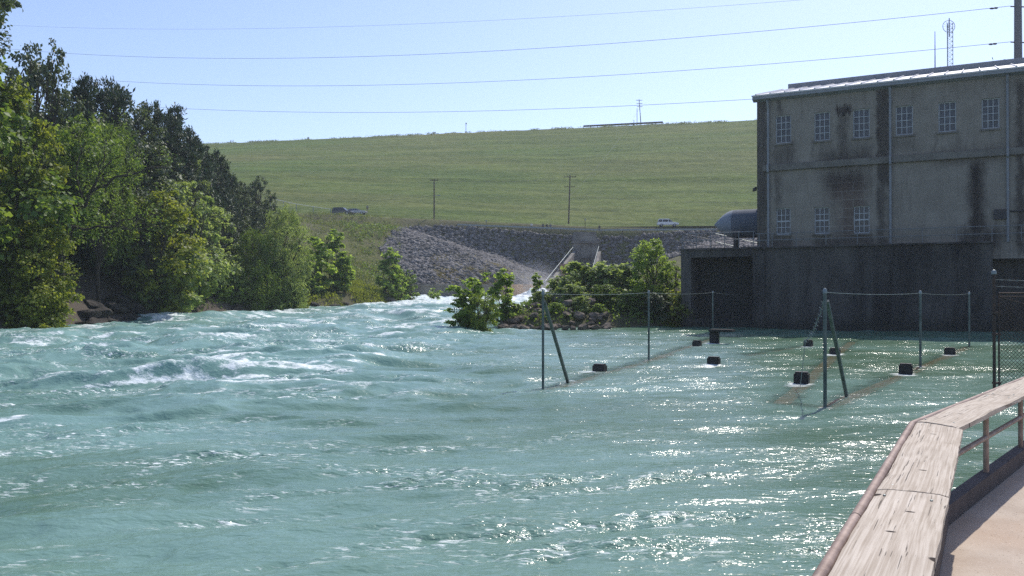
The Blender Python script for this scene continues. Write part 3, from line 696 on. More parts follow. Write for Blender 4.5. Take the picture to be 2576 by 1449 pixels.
# roof: gutter, sheets with standing seams, ridge vent
m = MB(); m.prism([(-.25,-.45,EAVE-.16),(-.25,-.02,EAVE-.30),(-.25,-.02,EAVE+.10),(-.25,-.45,EAVE+.14)], (SEND+.5, 0, 0)); m.build('gutter', M['gutter'], ph)
RH = 2.6
def rz_(y): return EAVE+.16+RH*(y+.45)/(DEPTH/2+.45)
m = MB(); ym = DEPTH/2
m.prism([(-.3,-.48,rz_(-.48)),(-.3,ym,rz_(ym)),(-.3,DEPTH+.45,EAVE+.16),(-.3,DEPTH+.45,EAVE+.04),(-.3,ym,rz_(ym)-.12),(-.3,-.48,rz_(-.48)-.10)], (SEND+.6, 0, 0))
s = 0.0
while s < SEND:
    m.prism([(s-.06,-.47,rz_(-.47)-.01),(s+.06,-.47,rz_(-.47)-.01),(s+.025,-.47,rz_(-.47)+.09),(s-.025,-.47,rz_(-.47)+.09)], (0, ym+.4, rz_(ym-.07)-rz_(-.47)))
    s += 1.05
rf = m.build('roof', M['roofmetal'], ph)
m = MB(); m.box((0.5, ym-.5, rz_(ym)-.2), (SEND-.5, ym+.5, rz_(ym)+.32)); m.build('ridge_vent', M['gutter'], rf)
for px, sec in ((1934, 1), (2241, 1), (2536, 1)):
    sx_ = fs(px); m = MB(); m.tube([(sx_, -.40, EAVE-.3), (sx_, -.14, EAVE-.9), (sx_, -.14, BELT+.25), (sx_, -.32, BELT+.15), (sx_, -.32, BELT-.35), (sx_, -.14, BELT-.5), (sx_, -.14, LEDGE+.1)], 0.085, 8)
    m.build('downspout', M['gutter'], ph)
a = fs(2106); b = fs(2140); z0 = fz(2123, 276)
m = MB(); m.box((a+.35, -.12, z0-.45), (b-.35, -.003, z0-.15)); m.build('vent_hood', M['black'], ph)
a = fs(2500); zc = fz(2520, 540); m = MB(); m.box((a, -.2, zc-.3), (a+.75, -.003, zc+.35)); m.tube([(a+.75, -.1, zc+.2), (SEND-8, -.1, zc+.3)], .05, 6); m.build('switch_box', M['darksteel'], ph)
# base block
sB = fs(2498, BASE_F)
m = MB()
m.box((0, BASE_F, -2.6), (sB, 3, LEDGE)); m.box((sB+.004, 1.0, -2.6), (SEND, 3, LEDGE-.25)); 
m.box((-.1, BASE_F-.14, 0.0), (.75, BASE_F-.002, LEDGE-.35))
cs = fs(1925, BASE_F)
m.prism([(.78, BASE_F-.03, 2.9), (.78, BASE_F-.03, -.8), (3.8, BASE_F-.03, -.8), (2.1, BASE_F-.03, 1.0), (1.2, BASE_F-.03, 2.0)], (0, .026, 0))
m.box((-.02, BASE_F-.18, LEDGE+.004), (sB+.05, 0.02, LEDGE+.12))
m.build('base', M['tailrace'], ph, bevel=0)
# ledge railing
lr = empty('ledge_railing', (P0X, P0Y, 0), RZ_B, label='grey pipe railing along the powerhouse ledge', cat='railing')
m = MB(); yl = BASE_F+.05
rails = [(LEDGE+1.12), (LEDGE+.62)]
for zz in rails: m.tube([(0.05, yl, zz), (SEND-12, yl, zz)], .028, 6)
m.build('rail', M['greypipe'], lr)
for px in (1910, 1943, 2003, 2078, 2157, 2241, 2321, 2407, 2496, 2570):
    sx_ = fs(px, yl); q = MB(); q.tube([(sx_, yl, LEDGE+.1), (sx_, yl, LEDGE+1.14)], .028, 6); q.build('post', M['greypipe'], lr)
# floodlight on the end wall
fl = empty('floodlight', (P0X, P0Y, 0), RZ_B, label='small dark floodlight on the left end wall of the powerhouse', cat='light')
zc = fz(1895, 472); m = MB(); m.tube([(0, 1, zc+.1), (-.35, .9, zc+.1)], .03, 6); m.build('arm', M['darksteel'], fl)
m = MB(); m.prism([(-.5,.75,zc-.18),(-.26,.75,zc-.1),(-.26,.75,zc+.16),(-.5,.75,zc+.04)], (0, .34, 0)); m.build('lamp_head', M['darksteel'], fl)

# tailrace bay: the concrete frame with the dark opening
bay = empty('tailrace_bay', (P0X, P0Y, 0), RZ_B, label='square concrete bay with a wide dark opening at the water, left of the powerhouse', cat='concrete bay')
s0, s1 = fs(1713, BASE_F), -.004; o0, o1 = fs(1738, BASE_F), fs(1903, BASE_F); zt = fz(1713, 631, BASE_F); zo = fz(1738, 648, BASE_F)
m = MB(); yb = 9.0
m.box((s0, BASE_F, -2.6), (o0, yb, zt)); m.box((o0+.002, BASE_F+.002, zo), (s1, yb, zt-.002)); m.box((o0+.002, BASE_F+.25, -2.6), (s1, BASE_F+1.0, 0.62)); m.box((o0, yb-.4, -2.6), (s1, yb-.01, zo))
m.box((s0-.08, BASE_F-.08, zt+.003), (s1, yb, zt+.16))
m.build('frame', M['tailrace'], bay)
m = MB(); m.box((o0+.01, BASE_F+2.2, .3), (s1-.01, BASE_F+2.4, zo-.01)); m.build('gate', M['black'], bay)  # black panel across the opening stands for its dark inside
# guard rails round the bay deck
br = empty('deck_railing', (P0X, P0Y, 0), RZ_B, label='grey pipe railing with stair rail on top of the concrete bay', cat='railing')
zd = zt+.16; m = MB()
a0 = s0+.12
for zz in (zd+1.15, zd+.62): m.tube([(0, BASE_F+.1, zz), (a0, BASE_F+.1, zz), (a0, 7.5, zz)], .03, 6)
m.build('rail', M['greypipe'], br)
for sx_ in np.linspace(a0, -.1, 6):
    q = MB(); q.tube([(sx_, BASE_F+.1, zd), (sx_, BASE_F+.1, zd+1.17)], .03, 6); q.build('post', M['greypipe'], br)
for yy in (2, 4.5, 7.4):
    q = MB(); q.tube([(a0, yy, zd), (a0, yy, zd+1.17)], .03, 6); q.build('post', M['greypipe'], br)
m = MB()
for dz_ in (1.25, 0.55): m.tube([(a0+.6, 6.5, zd+dz_+.35), (-.6, 7.0, zd+dz_-.75)], .03, 6)
m.build('stair_rail', M['galv'], br)
# horizontal tank with a pointed dished end
tk = empty('storage_tank', tuple(bw(0, 4.5, 0)), RZ_B, label='blue grey horizontal steel tank with rounded end behind the deck railing', cat='tank')
d_ = 4.5; sl0, sl1 = fs(1797, d_), fs(1848, d_); zc = fz(1820, 565, d_); rr = (fz(1848, 531, d_)-fz(1848, 602, d_))/2
prof = [(0.02, sl0)] + [(rr*(1-(1-q)**1.75), sl0+(sl1-sl0)*q) for q in np.linspace(.1, 1, 9)]
M['tank'] = simple('tank_end_tone', (0.25, 0.275, 0.32), (0.2, 0.22, 0.26), 1.5, 0.85, 0, 0.05); M['tank2'] = simple('tank_shell_tone', (0.12, 0.135, 0.17), (0.09, 0.105, 0.135), 1.5, 0.85, 0, 0.05)  # same hue twice, the shell darker than the dished end
m = MB(); m.lathe((0, 0, zc), prof, 28, 'x'); m.build('dished_end', M['tank'], tk, smooth=True)
m = MB(); m.lathe((0, 0, zc), [(rr*1.003, sl1-.01), (rr*1.003, 3.0)], 28, 'x'); m.build('shell', M['tank2'], tk, smooth=True)
for sx_ in (sl1+.15, -.3):
    m = MB(); m.box((sx_-.12, -.5, zt-.3), (sx_+.12, .5, zc-rr*.75)); m.build('leg', M['darksteel'], tk)

# mast, whip aerial, steel power pole
ms_d = 96.0
mast = empty('lattice_mast', pt(2390, 182, ms_d) - Vector((0, 0, 14)), label='thin grey lattice radio mast with a round dish behind the roof', cat='mast')
b = pt(2390, 182, ms_d); top = zat(57, ms_d); hw = 0.36
m = MB(mast.location); cs = [(b.x+hw*math.cos(q), b.y+hw*math.sin(q)) for q in (-.52, 1.57, 3.66)]
for cx_, cy_ in cs: m.tube([(cx_, cy_, b.z-14), (cx_, cy_, top)], .035, 5)
z = b.z-14; k = 0
while z < top-.5:
    for i in range(3):
        p, q = cs[i], cs[(i+1) % 3]; m.tube([(p[0], p[1], z), (q[0], q[1], z+.5)], .016, 4); m.tube([(p[0], p[1], z+.5), (q[0], q[1], z+.5)], .014, 4)
    z += .5; k += 1
m.build('tower', M['galv'], mast)
m = MB(mast.location); m.tube([(b.x-.1, b.y-.2, top-1.6), (b.x-.1, b.y-.2, top+.5)], .05, 6); m.build('aerial', M['darksteel'], mast)
m = MB(mast.location); dc = Vector((b.x-.35, b.y-.5, top-.55)); 
ring = [dc+Vector((.68*math.cos(q), -.1, .68*math.sin(q))) for q in np.linspace(0, 2*math.pi, 25)]
m.tube(ring, .03, 5)
for k in range(6):
    q = k*math.pi/6; m.tube([dc+Vector((.68*math.cos(q), -.1, .68*math.sin(q))), dc+Vector((0, .12, 0)), dc-Vector((.68*math.cos(q), .1, .68*math.sin(q)))], .010, 4)
m.build('dish', M['galv'], mast)
wh = empty('whip_aerial', bw(fs(2354, 12), 12, rz_(8)), label='tall thin whip aerial on the powerhouse roof ridge', cat='aerial')
zb = zat(172, wh.location.y)
m = MB(wh.location); m.tube([(wh.location.x, wh.location.y, zb-1), (wh.location.x, wh.location.y, zat(78, wh.location.y))], [.05, .022], 6); m.build('rod', M['darksteel'], wh)
m = MB(wh.location); x_, y_ = wh.location.x, wh.location.y; m.box((x_-.15, y_-.15, zb-2.6), (x_+.15, y_+.15, zb)); m.tube([(x_, y_, zb-.2), (x_+.45, y_, zb+.15)], .04, 5); m.build('bracket', M['darksteel'], wh)
PD = 86.0; pb = pt(2563.5, 165, PD)
pole = empty('steel_pole', (pb.x, pb.y, 5.5), label='thick tapered steel power pole rising behind the roof at the photo edge', cat='power pole')
m = MB(pole.location); m.tube([(pb.x, pb.y, 4), (pb.x, pb.y, 24), (pb.x, pb.y, zat(0, PD)+9)], [.50, .39, .29], 16); m.build('shaft', simple('weathering_steel', (0.17, 0.17, 0.175), (0.13, 0.13, 0.135), 1, 0.6, 0.3, 0.1, 0.3, (1, 1, .2)), pole, smooth=True)
for zz in (zat(14, PD), zat(104, PD)):
    m = MB(pole.location); m.tube([(pb.x-.75, pb.y-.02, zz-.03), (pb.x+1.2, pb.y-.02, zz-.1)], .07, 6); m.build('bracket', M['darksteel'], pole)

# power lines: each spans from the pole to a far tower on the left
def plan(tq): return (pb.x-.6+(-140-pb.x)*tq, PD+(190-PD)*tq)
def t_of(px):
    k = (px-CX)/F; x0, y0 = plan(0); dx, dy = -140-pb.x, 190-PD
    return (k*y0-x0)/(dx-k*dy)
def power_line(label, pix, r=.022, t0=0.0):
    tt = [t_of(p) for p, _ in pix]; zz = [zat(y, plan(q)[1]) for q, (_, y) in zip(tt, pix)]
    co = np.polyfit(tt, zz, 2)
    o = empty('power_line', (plan(t0)[0], plan(t0)[1], float(np.polyval(co, t0))), label=label, cat='power line', group='power lines across the river')
    m = MB(o.location); m.tube([(plan(q)[0], plan(q)[1], float(np.polyval(co, q))) for q in np.linspace(t0, 1.05, 60)], r, 5); m.build('cable', M['wire'], o)
    return o, co
l1, k1 = power_line('topmost faint power line, close to the upper edge of the photo', [(20, 62), (500, 72), (1890, 8)], .012, 0)
l2, k2 = power_line('second power line from the top, tied to the steel pole near its upper end', [(20, 122), (850, 143), (2550, 13)])
l3, k3 = power_line('third power line from the top, tied to the steel pole just above the roof', [(200, 197), (960, 213), (2545, 104)])
l4, k4 = power_line('lowest power line, vanishing behind the left end of the powerhouse', [(430, 271), (1000, 282), (1905, 248)], .022, t_of(2100))
for l_, k_, px in ((l2, k2, 2500), (l3, k3, 2497)):
    m = MB(l_.location)
    for dq in (0, 10):
        q = t_of(px+dq); x_, y_ = plan(q); z_ = float(np.polyval(k_, q)); m.lathe((x_-.1, y_, z_-.05), [(.04, -.22), (.10, -.1), (.10, .1), (.04, .22)], 8, 'x')
    m.build('damper', M['darksteel'], l_)
# ------------------------------------------------------------ outlet chute, basin wall
t = NT('basin_concrete'); s1 = t.noise(0.7, None, 5, 0.6, 0, (1, 1, .15)); sp = t.n('SeparateXYZ'); t.l(t.tc.outputs['Object'], sp.inputs[0])
col = t.mix(t.rng(s1, .35, .65), (0.13, 0.115, 0.10), (0.26, 0.235, 0.20))
col = t.mix(t.math('MULTIPLY', t.rng(sp.outputs[0], 14.0, 18.5), t.rng(s1, .3, .5)), col, (0.50, 0.30, 0.16))  # orange right end: light on a differently facing part, put into the colour
M['basin'] = t.fin(col, .9, 0, None, .15)
bwall = empty('basin_wall', (-17.5, 153, 1), label='low concrete wall across the river below the stones, orange light painted at right end', cat='wall')
zt_ = zat(719, 153); m = MB(bwall.location)
m.box((-24, 153, -1), (4.6, 154.2, zt_)); m.box((-24.2, 152.8, zt_+.003), (4.7, 154.4, zt_+.25))
m.build('wall', M['basin'], bwall)
brl = empty('basin_railing', (-1, 154, zt_), label='thin grey railing on the basin wall beside the spray', cat='railing')
m = MB(brl.location)
for dz_ in (1.05, 1.75): m.tube([(-1.5, 154.0, zt_+.25+dz_), (5.2, 154.0, zt_+.25+dz_-.3)], .045, 5)
m.build('rail', M['greypipe'], brl)
for x_ in np.linspace(-1.4, 5.2, 8):
    q = MB(brl.location); q.tube([(x_, 154.0, zt_+.2), (x_, 154.0, zt_+1.95)], .04, 5); q.build('post', M['greypipe'], brl)
t = NT('chute_concrete'); s1 = t.noise(0.5, detail=6)
M['chute'] = t.fin(t.mix(t.rng(s1, .35, .7), (0.12, 0.11, 0.10), (0.25, 0.23, 0.20)), .9, 0, None, .15)
M['chute_rust'] = simple('chute_stained_concrete', (0.30, 0.17, 0.11), (0.17, 0.11, 0.085), .6, .9, 0, 0)
ch = empty('outlet_chute', (13.4, 183, 1.5), label='concrete outlet chute with headwall and sloping side walls in the stone slope', cat='spillway')
Lt, Lb = pt(1441, 632, 184), pt(1369, 722, 152); Rt, Rb = pt(1504, 632, 184), pt(1478, 722, 160)
m = MB(ch.location); m.prism([Lt, Lb, (Lb.x, Lb.y, -1), (Lt.x, Lt.y, -1)], (.7, 0, 0)); m.build('side_wall', M['chute'], ch)
m = MB(ch.location); m.prism([(Lt.x+.72, Lt.y, Lt.z-2.8), (Lb.x+3.4, 165, 8.3), (Lb.x+3.2, 165, 2), (Lt.x+.72, Lt.y, 2)], (1.4, .3, 0)); m.build('stained_wall', M['chute_rust'], ch)
m = MB(ch.location); m.prism([Rt, Rb, (Rb.x, Rb.y, -1), (Rt.x, Rt.y, -1)], (.7, 0, 0)); m.build('side_wall', M['chute'], ch)
m = MB(ch.location)
xl_, xr_ = at(1441, 184.5), at(1506, 184.5); zt2 = zat(612, 184.5)
m.box((xl_, 184.1, 0), (xl_+1.6, 186, zt2)); m.box((xr_-1.6, 184.1, 0), (xr_, 186, zt2)); m.box((xl_+1.6, 185.2, 0), (xr_-1.6, 186, zt2-.01)); m.box((xl_-.2, 183.8, zt2+.003), (xr_+.2, 186.4, zt2+.5))
m.box((xl_+1.61, 184.4, zt2-3.2), (xr_-1.61, 185.2, zt2-.02)); m.box((xl_+.5, 186.6, zt2), (xr_-.3, 190, zt2+2.6))
m.build('headwall', M['chute'], ch)
for a, b, nn in ((Lt, Lb, 6), (Rt, Rb, 5)):
    m = MB(ch.location)
    up = Vector((0.2, -.05, 1.1)); m.tube([a+up, b+up, b+up-Vector((1.5, 1.2, 1.2)) if nn == 6 else b+up-Vector((.2, 1, 1.2))], .055, 6)
    for q in np.linspace(0, 1, nn): p = a.lerp(b, q); m.tube([p+Vector((.2, -.05, -.1)), p+up], .05, 5)
    m.build('handrail', M['galv'], ch)
m = MB(); gz = [(5.2, 150, 2.2), (12.5, 152, 2.2), (17.5, 183.5, 5.2), (14.2, 183.5, 5.2)]
m.add(gz + [(p[0], p[1], p[2]-1.5) for p in gz], [(0,1,2,3),(7,6,5,4),(0,4,5,1),(1,5,6,2),(2,6,7,3),(3,7,4,0)])
t = NT('white_water'); nz = t.noise(1.4, detail=6)
M['whitewater'] = t.fin(t.mix(nz, (0.62, 0.68, 0.67), (0.85, 0.87, 0.86)), .6, 0, t.bump(nz, 1, .5), .3)
tag(m.build('chute_water', M['whitewater']), kind='structure')
# standing wave of white water below the chute
gxw, gyw = np.meshgrid(np.linspace(-2.5, 8.5, 70), np.linspace(139, 153, 60))
zz = 1.75 + 1.7*np.exp(-((gxw-4.6)/3.0)**2-((gyw-147)/4.0)**2) + (fbm(gxw/1.1, gyw/1.1, 77, 4)-.5)*1.5*np.exp(-((gxw-3.5)/4.5)**2-((gyw-146)/6)**2) - 0.9*sstep(.5, 1.0, np.maximum(np.abs(gxw-3)/5.5, np.abs(gyw-146)/7))
tag(grid_mesh('rapids', gxw, gyw, zz, M['whitewater']), kind='structure')
# spray hanging over the basin
m = bmesh.new(); bmesh.ops.create_icosphere(m, subdivisions=3, radius=1); me = bpy.data.meshes.new('spray'); m.to_mesh(me); m.free()
sp_o = bpy.data.objects.new('spray', me); COL.objects.link(sp_o); sp_o.location = (4.0, 149.5, 4.0); sp_o.scale = (6.0, 4.5, 5.0)
tag(sp_o, 'faint white spray drifting above the basin', 'spray', kind='stuff')
vm = bpy.data.materials.new('spray_mist'); vm.use_nodes = True; nt = vm.node_tree
for nd in list(nt.nodes):
    if nd.type == 'BSDF_PRINCIPLED': nt.nodes.remove(nd)
pv = nt.nodes.new('ShaderNodeVolumePrincipled'); pv.inputs['Color'].default_value = (.95, .95, .95, 1); pv.inputs['Density'].default_value = 0; pv.inputs['Anisotropy'].default_value = .4
tcs = nt.nodes.new('ShaderNodeTexCoord'); ln_ = nt.nodes.new('ShaderNodeVectorMath'); ln_.operation = 'LENGTH'; nt.links.new(tcs.outputs['Object'], ln_.inputs[0])
mr_ = nt.nodes.new('ShaderNodeMapRange'); mr_.inputs[1].default_value = .15; mr_.inputs[2].default_value = 1.0; mr_.inputs[3].default_value = .10; mr_.inputs[4].default_value = 0; nt.links.new(ln_.outputs['Value'], mr_.inputs[0])
nzs = nt.nodes.new('ShaderNodeTexNoise'); nzs.inputs['Scale'].default_value = 2.2; nt.links.new(tcs.outputs['Object'], nzs.inputs[0]); mu_ = nt.nodes.new('ShaderNodeMath'); mu_.operation = 'MULTIPLY'
nt.links.new(mr_.outputs[0], mu_.inputs[0]); nt.links.new(nzs.outputs['Fac'], mu_.inputs[1]); nt.links.new(mu_.outputs[0], pv.inputs['Density'])
nt.links.new(pv.outputs[0], nt.nodes['Material Output'].inputs['Volume']); me.materials.append(vm)

# ------------------------------------------------------------ poles on the dam and road, signs
def line(p, q, sag=.4, n=10): return [Vector(p).lerp(Vector(q), k/n) - Vector((0, 0, sag*4*(k/n)*(1-k/n))) for k in range(n+1)]
def wood_pole(label, px, ytop, ybot, Y, arms, extra=None, lean=0):
    b = pt(px, ybot, Y); tp = Vector((b.x+lean, Y, zat(ytop, Y)))
    o = empty('utility_pole', b, label=label, cat='utility pole')
    m = MB(b); m.tube([b-Vector((0, 0, 1.5)), tp], [.19, .13], 8); m.build('pole', M['woodpole'], o, smooth=True)
    for dz_, wd in arms:
        c = b.lerp(tp, 1-dz_/(tp.z-b.z)); m = MB(b); m.beam(c+Vector((-wd/2, -.15, 0)), c+Vector((wd/2, -.15, 0)), .12, .15)
        for k in (-.46, -.22, .22, .46): m.tube([c+Vector((k*wd, -.15, .05)), c+Vector((k*wd, -.15, .34))], .06, 5)
        m.build('crossarm', M['woodpole'], o)
    return o, b, tp
u1, b1, t1 = wood_pole('wooden utility pole with a lamp arm near the hilltop', 1092, 450, 559, 200, [(.35, 1.9)])
m = MB(b1); c = Vector((b1.x, 200, zat(492, 200))); m.tube([c, c+Vector((.5, -.3, .1)), c+Vector((.9, -.5, .05))], .05, 6); m.box((c.x+.8, 199.3, c.z-.1), (c.x+1.5, 199.7, c.z+.1)); m.build('lamp_arm', M['galv'], u1)
u2, b2, t2 = wood_pole('wooden utility pole with two crossarms standing behind the road', 1430.5, 440, 548, 206.5, [(.5, 3.0), (2.9, 2.6)], lean=.35)
u3, b3, t3 = wood_pole('double crossarm utility pole standing on the dam crest', 1614, 249, 319, 361, [(.5, 2.6), (1.9, 2.4), (3.2, 2.2)], lean=-1.0)
for px, yt in ((1603, 272), (1595, 301)):
    b = pt(px, 318, 361); o = empty('crest_post', b, label='taller slim post beside the crest utility pole' if yt == 272 else 'shorter slim post beside the crest utility pole', cat='post')
    m = MB(b); m.tube([b-Vector((0, 0, 1)), Vector((b.x, b.y, zat(yt, 361)))], .12, 6); m.build('shaft', M['woodpole'], o)
cb0, cb1 = pt(1468, 317, 366), pt(1668, 307, 356)
cbr = empty('crest_barrier', cb0, label='long low dark barrier rail on the dam crest', cat='barrier')
m = MB(cb0); m.beam(cb0, cb1, .3, .75); m.build('rail', M['darksteel'], cbr)
for k in np.linspace(0, 1, 12):
    p = cb0.lerp(cb1, k); q = MB(cb0); q.box((p.x-.12, p.y-.1, p.z-1.6), (p.x+.12, p.y+.1, p.z)); q.build('post', M['darksteel'], cbr)
b = pt(1172, 338, 373); o = empty('sign_post', b, label='slim post with a white marker board on the dam crest', cat='sign post')
m = MB(b); m.tube([b-Vector((0, 0, 1)), Vector((b.x, b.y, zat(309, 373)))], .12, 6); m.build('shaft', M['woodpole'], o)
m = MB(b); z_ = zat(333, 373); m.box((b.x-.45, b.y-.25, z_-.4), (b.x+.45, b.y-.15, z_+.5)); m.build('board', M['whitepaint'], o)
m = MB(b); z_ = zat(311, 373); m.box((b.x-.2, b.y-.2, z_-.1), (b.x+.4, b.y+.2, z_+.4)); m.build('head', M['galv'], o)
def road_wire(label, a, b, sag=.6):
    o = empty('overhead_wire', a, label=label, cat='wire', group='wires between the wooden poles'); m = MB(a); m.tube(line(a, b, sag, 14), .022, 4); m.build('cable', M['wire'], o)
road_wire('thin wire running left from the lamp pole over the grass', Vector((b1.x, 200, zat(492, 200))), pt(690, 500, 215), 1.0)
road_wire('thin wire running right from the double crossarm pole towards the powerhouse', Vector((b2.x, 206, zat(490, 206))), pt(2000, 505, 195), 1.0)
road_wire('pale wire climbing the dam from the double crossarm pole to the crest', Vector((b2.x+.3, 206, zat(492, 206))), Vector((t3.x, t3.y-1, t3.z-4)), 2)
road_wire('upper wire strung between the two roadside poles', t1-Vector((0, 0, .3)), t2-Vector((0, 0, .4)), .8)
for px, yt, yb_, lb in ((1223, 553, 575, 'short brown marker post by the left end of the guard rail'), (1472, 549, 573, 'thin tall marker post by the guard rail above the chute')):
    b = pt(px, yb_, 196); o = empty('marker_post', b, label=lb, cat='post'); m = MB(b); m.tube([b-Vector((0, 0, 1.5)), Vector((b.x, b.y, zat(yt, 196)))], .07, 6); m.build('shaft', M['woodpole'], o)
    m = MB(b); m.box((b.x-.12, b.y-.09, zat(yt, 196)-.5), (b.x+.12, b.y-.07, zat(yt, 196))); m.build('plate', M['galv'], o)
b = pt(1087, 560, 199); o = empty('traffic_cone', b, label='small orange cone at the foot of the lamp pole', cat='cone')
m = MB(b); m.lathe(b, [(.30, .04), (.07, .85), (.05, .9)], 12); m.build('cone', M['orange'], o)
m = MB(b); m.box((b.x-.4, b.y-.4, b.z-.4), (b.x+.4, b.y+.4, b.z+.035)); m.build('foot', M['orange'], o)

# ------------------------------------------------------------ vehicles
def make_car(label, cat, loc, rz, paint, L=4.95, Wd=1.95, Hh=1.85):
    o = empty('parked_car', loc, rz, label=label, cat=cat); h = Wd/2
    low = [(-L/2,.42),(-L/2,.78),(-L/2+.05,1.02),(L/2-1.25,1.06),(L/2-.15,.92),(L/2,.75),(L/2,.42)]
    m = MB(); m.prism([(x, -h, z) for x, z in low], (0, Wd, 0)); m.build('body', paint, o, smooth=True, bevel=.07)
    top = [(-L/2+.07,1.03),(-L/2+.32,Hh-.06),(-L/2+.5,Hh),(L/2-2.35,Hh),(L/2-2.1,Hh-.06),(L/2-1.35,1.05)]
    k = .15; n_ = len(top); m = MB()
    vs = [(x, -h+.06+k*(z-1.03)/(Hh-1.03), z) for x, z in top] + [(x, h-.06-k*(z-1.03)/(Hh-1.03), z) for x, z in top]
    m.add(vs, [tuple(range(n_))[::-1], tuple(range(n_, 2*n_))] + [(i, (i+1) % n_, n_+(i+1) % n_, n_+i) for i in range(n_)]); m.build('roof', paint, o, smooth=True, bevel=.04)
    def yz(z, s): return s*(h-.06-k*(z-1.03)/(Hh-1.03)+.012)
    z0, z1 = 1.12, Hh-.17
    for s in (-1, 1):
        for x0, x1, x2, x3 in ((-L/2+.22,-L/2+1.15,-L/2+1.15,-L/2+.42), (-L/2+1.27,-.02,-.02,-L/2+1.27), (.10,L/2-1.48,L/2-2.05,.10)):
            m = MB(); m.add([(x0, yz(z0, s), z0), (x1, yz(z0, s), z0), (x2, yz(z1, s), z1), (x3, yz(z1, s), z1)], [(0,1,2,3)]); m.build('side_window', M['glassdark'], o)
    for x0, x1, nm in ((L/2-1.36, L/2-2.08, 'windscreen'), (-L/2+.075, -L/2+.31, 'rear_window')):
        z0_, z1_ = 1.10, Hh-.10; e = .02*(1 if x0 > 0 else -1)
        m = MB(); m.add([(x0+e, -h+.2, z0_), (x0+e, h-.2, z0_), (x1+e*1.5, h-.3, z1_), (x1+e*1.5, -h+.3, z1_)], [(0,1,2,3)]); m.build(nm, M['glassdark'], o)
    for x in (-L/2+.95, L/2-.95):
        for s in (-1, 1):
            m = MB(); m.lathe((x, s*(h-.10), .38), [(.30, -.11), (.38, -.08), (.38, .08), (.30, .11)], 16, 'y'); wl = m.build('wheel', M['tyre'], o)
            m = MB(); m.lathe((x, s*(h-.10), .38), [(.2, -.125), (.22, -.1), (.22, .1), (.2, .125)], 12, 'y'); m.build('rim', M['carsilver'], wl)
    for s in (-1, 1):
        m = MB(); m.box((L/2-.06, s*(h-.3)-.16, .70), (L/2+.012, s*(h-.3)+.16, .86)); m.build('headlight', M['lamp'], o)
    return o
def road_rz(): return math.atan(-0.09)
p = roadpt(1680, -1.4); make_car('white sport utility vehicle driving on the road above the stones', 'car', p, road_rz(), M['whitepaint'])
hz_ = 0
p = Vector((at(862, 202), 202, zat(541.5, 202))); make_car('dark sport utility vehicle parked on the grassy hilltop', 'car', p, R(-14), M['carblack'])
p = Vector((at(899, 205), 205, zat(540.5, 205))); make_car('low silver car parked just behind the dark vehicle', 'car', p, R(-8), M['carsilver'], 4.5, 1.8, 1.45)

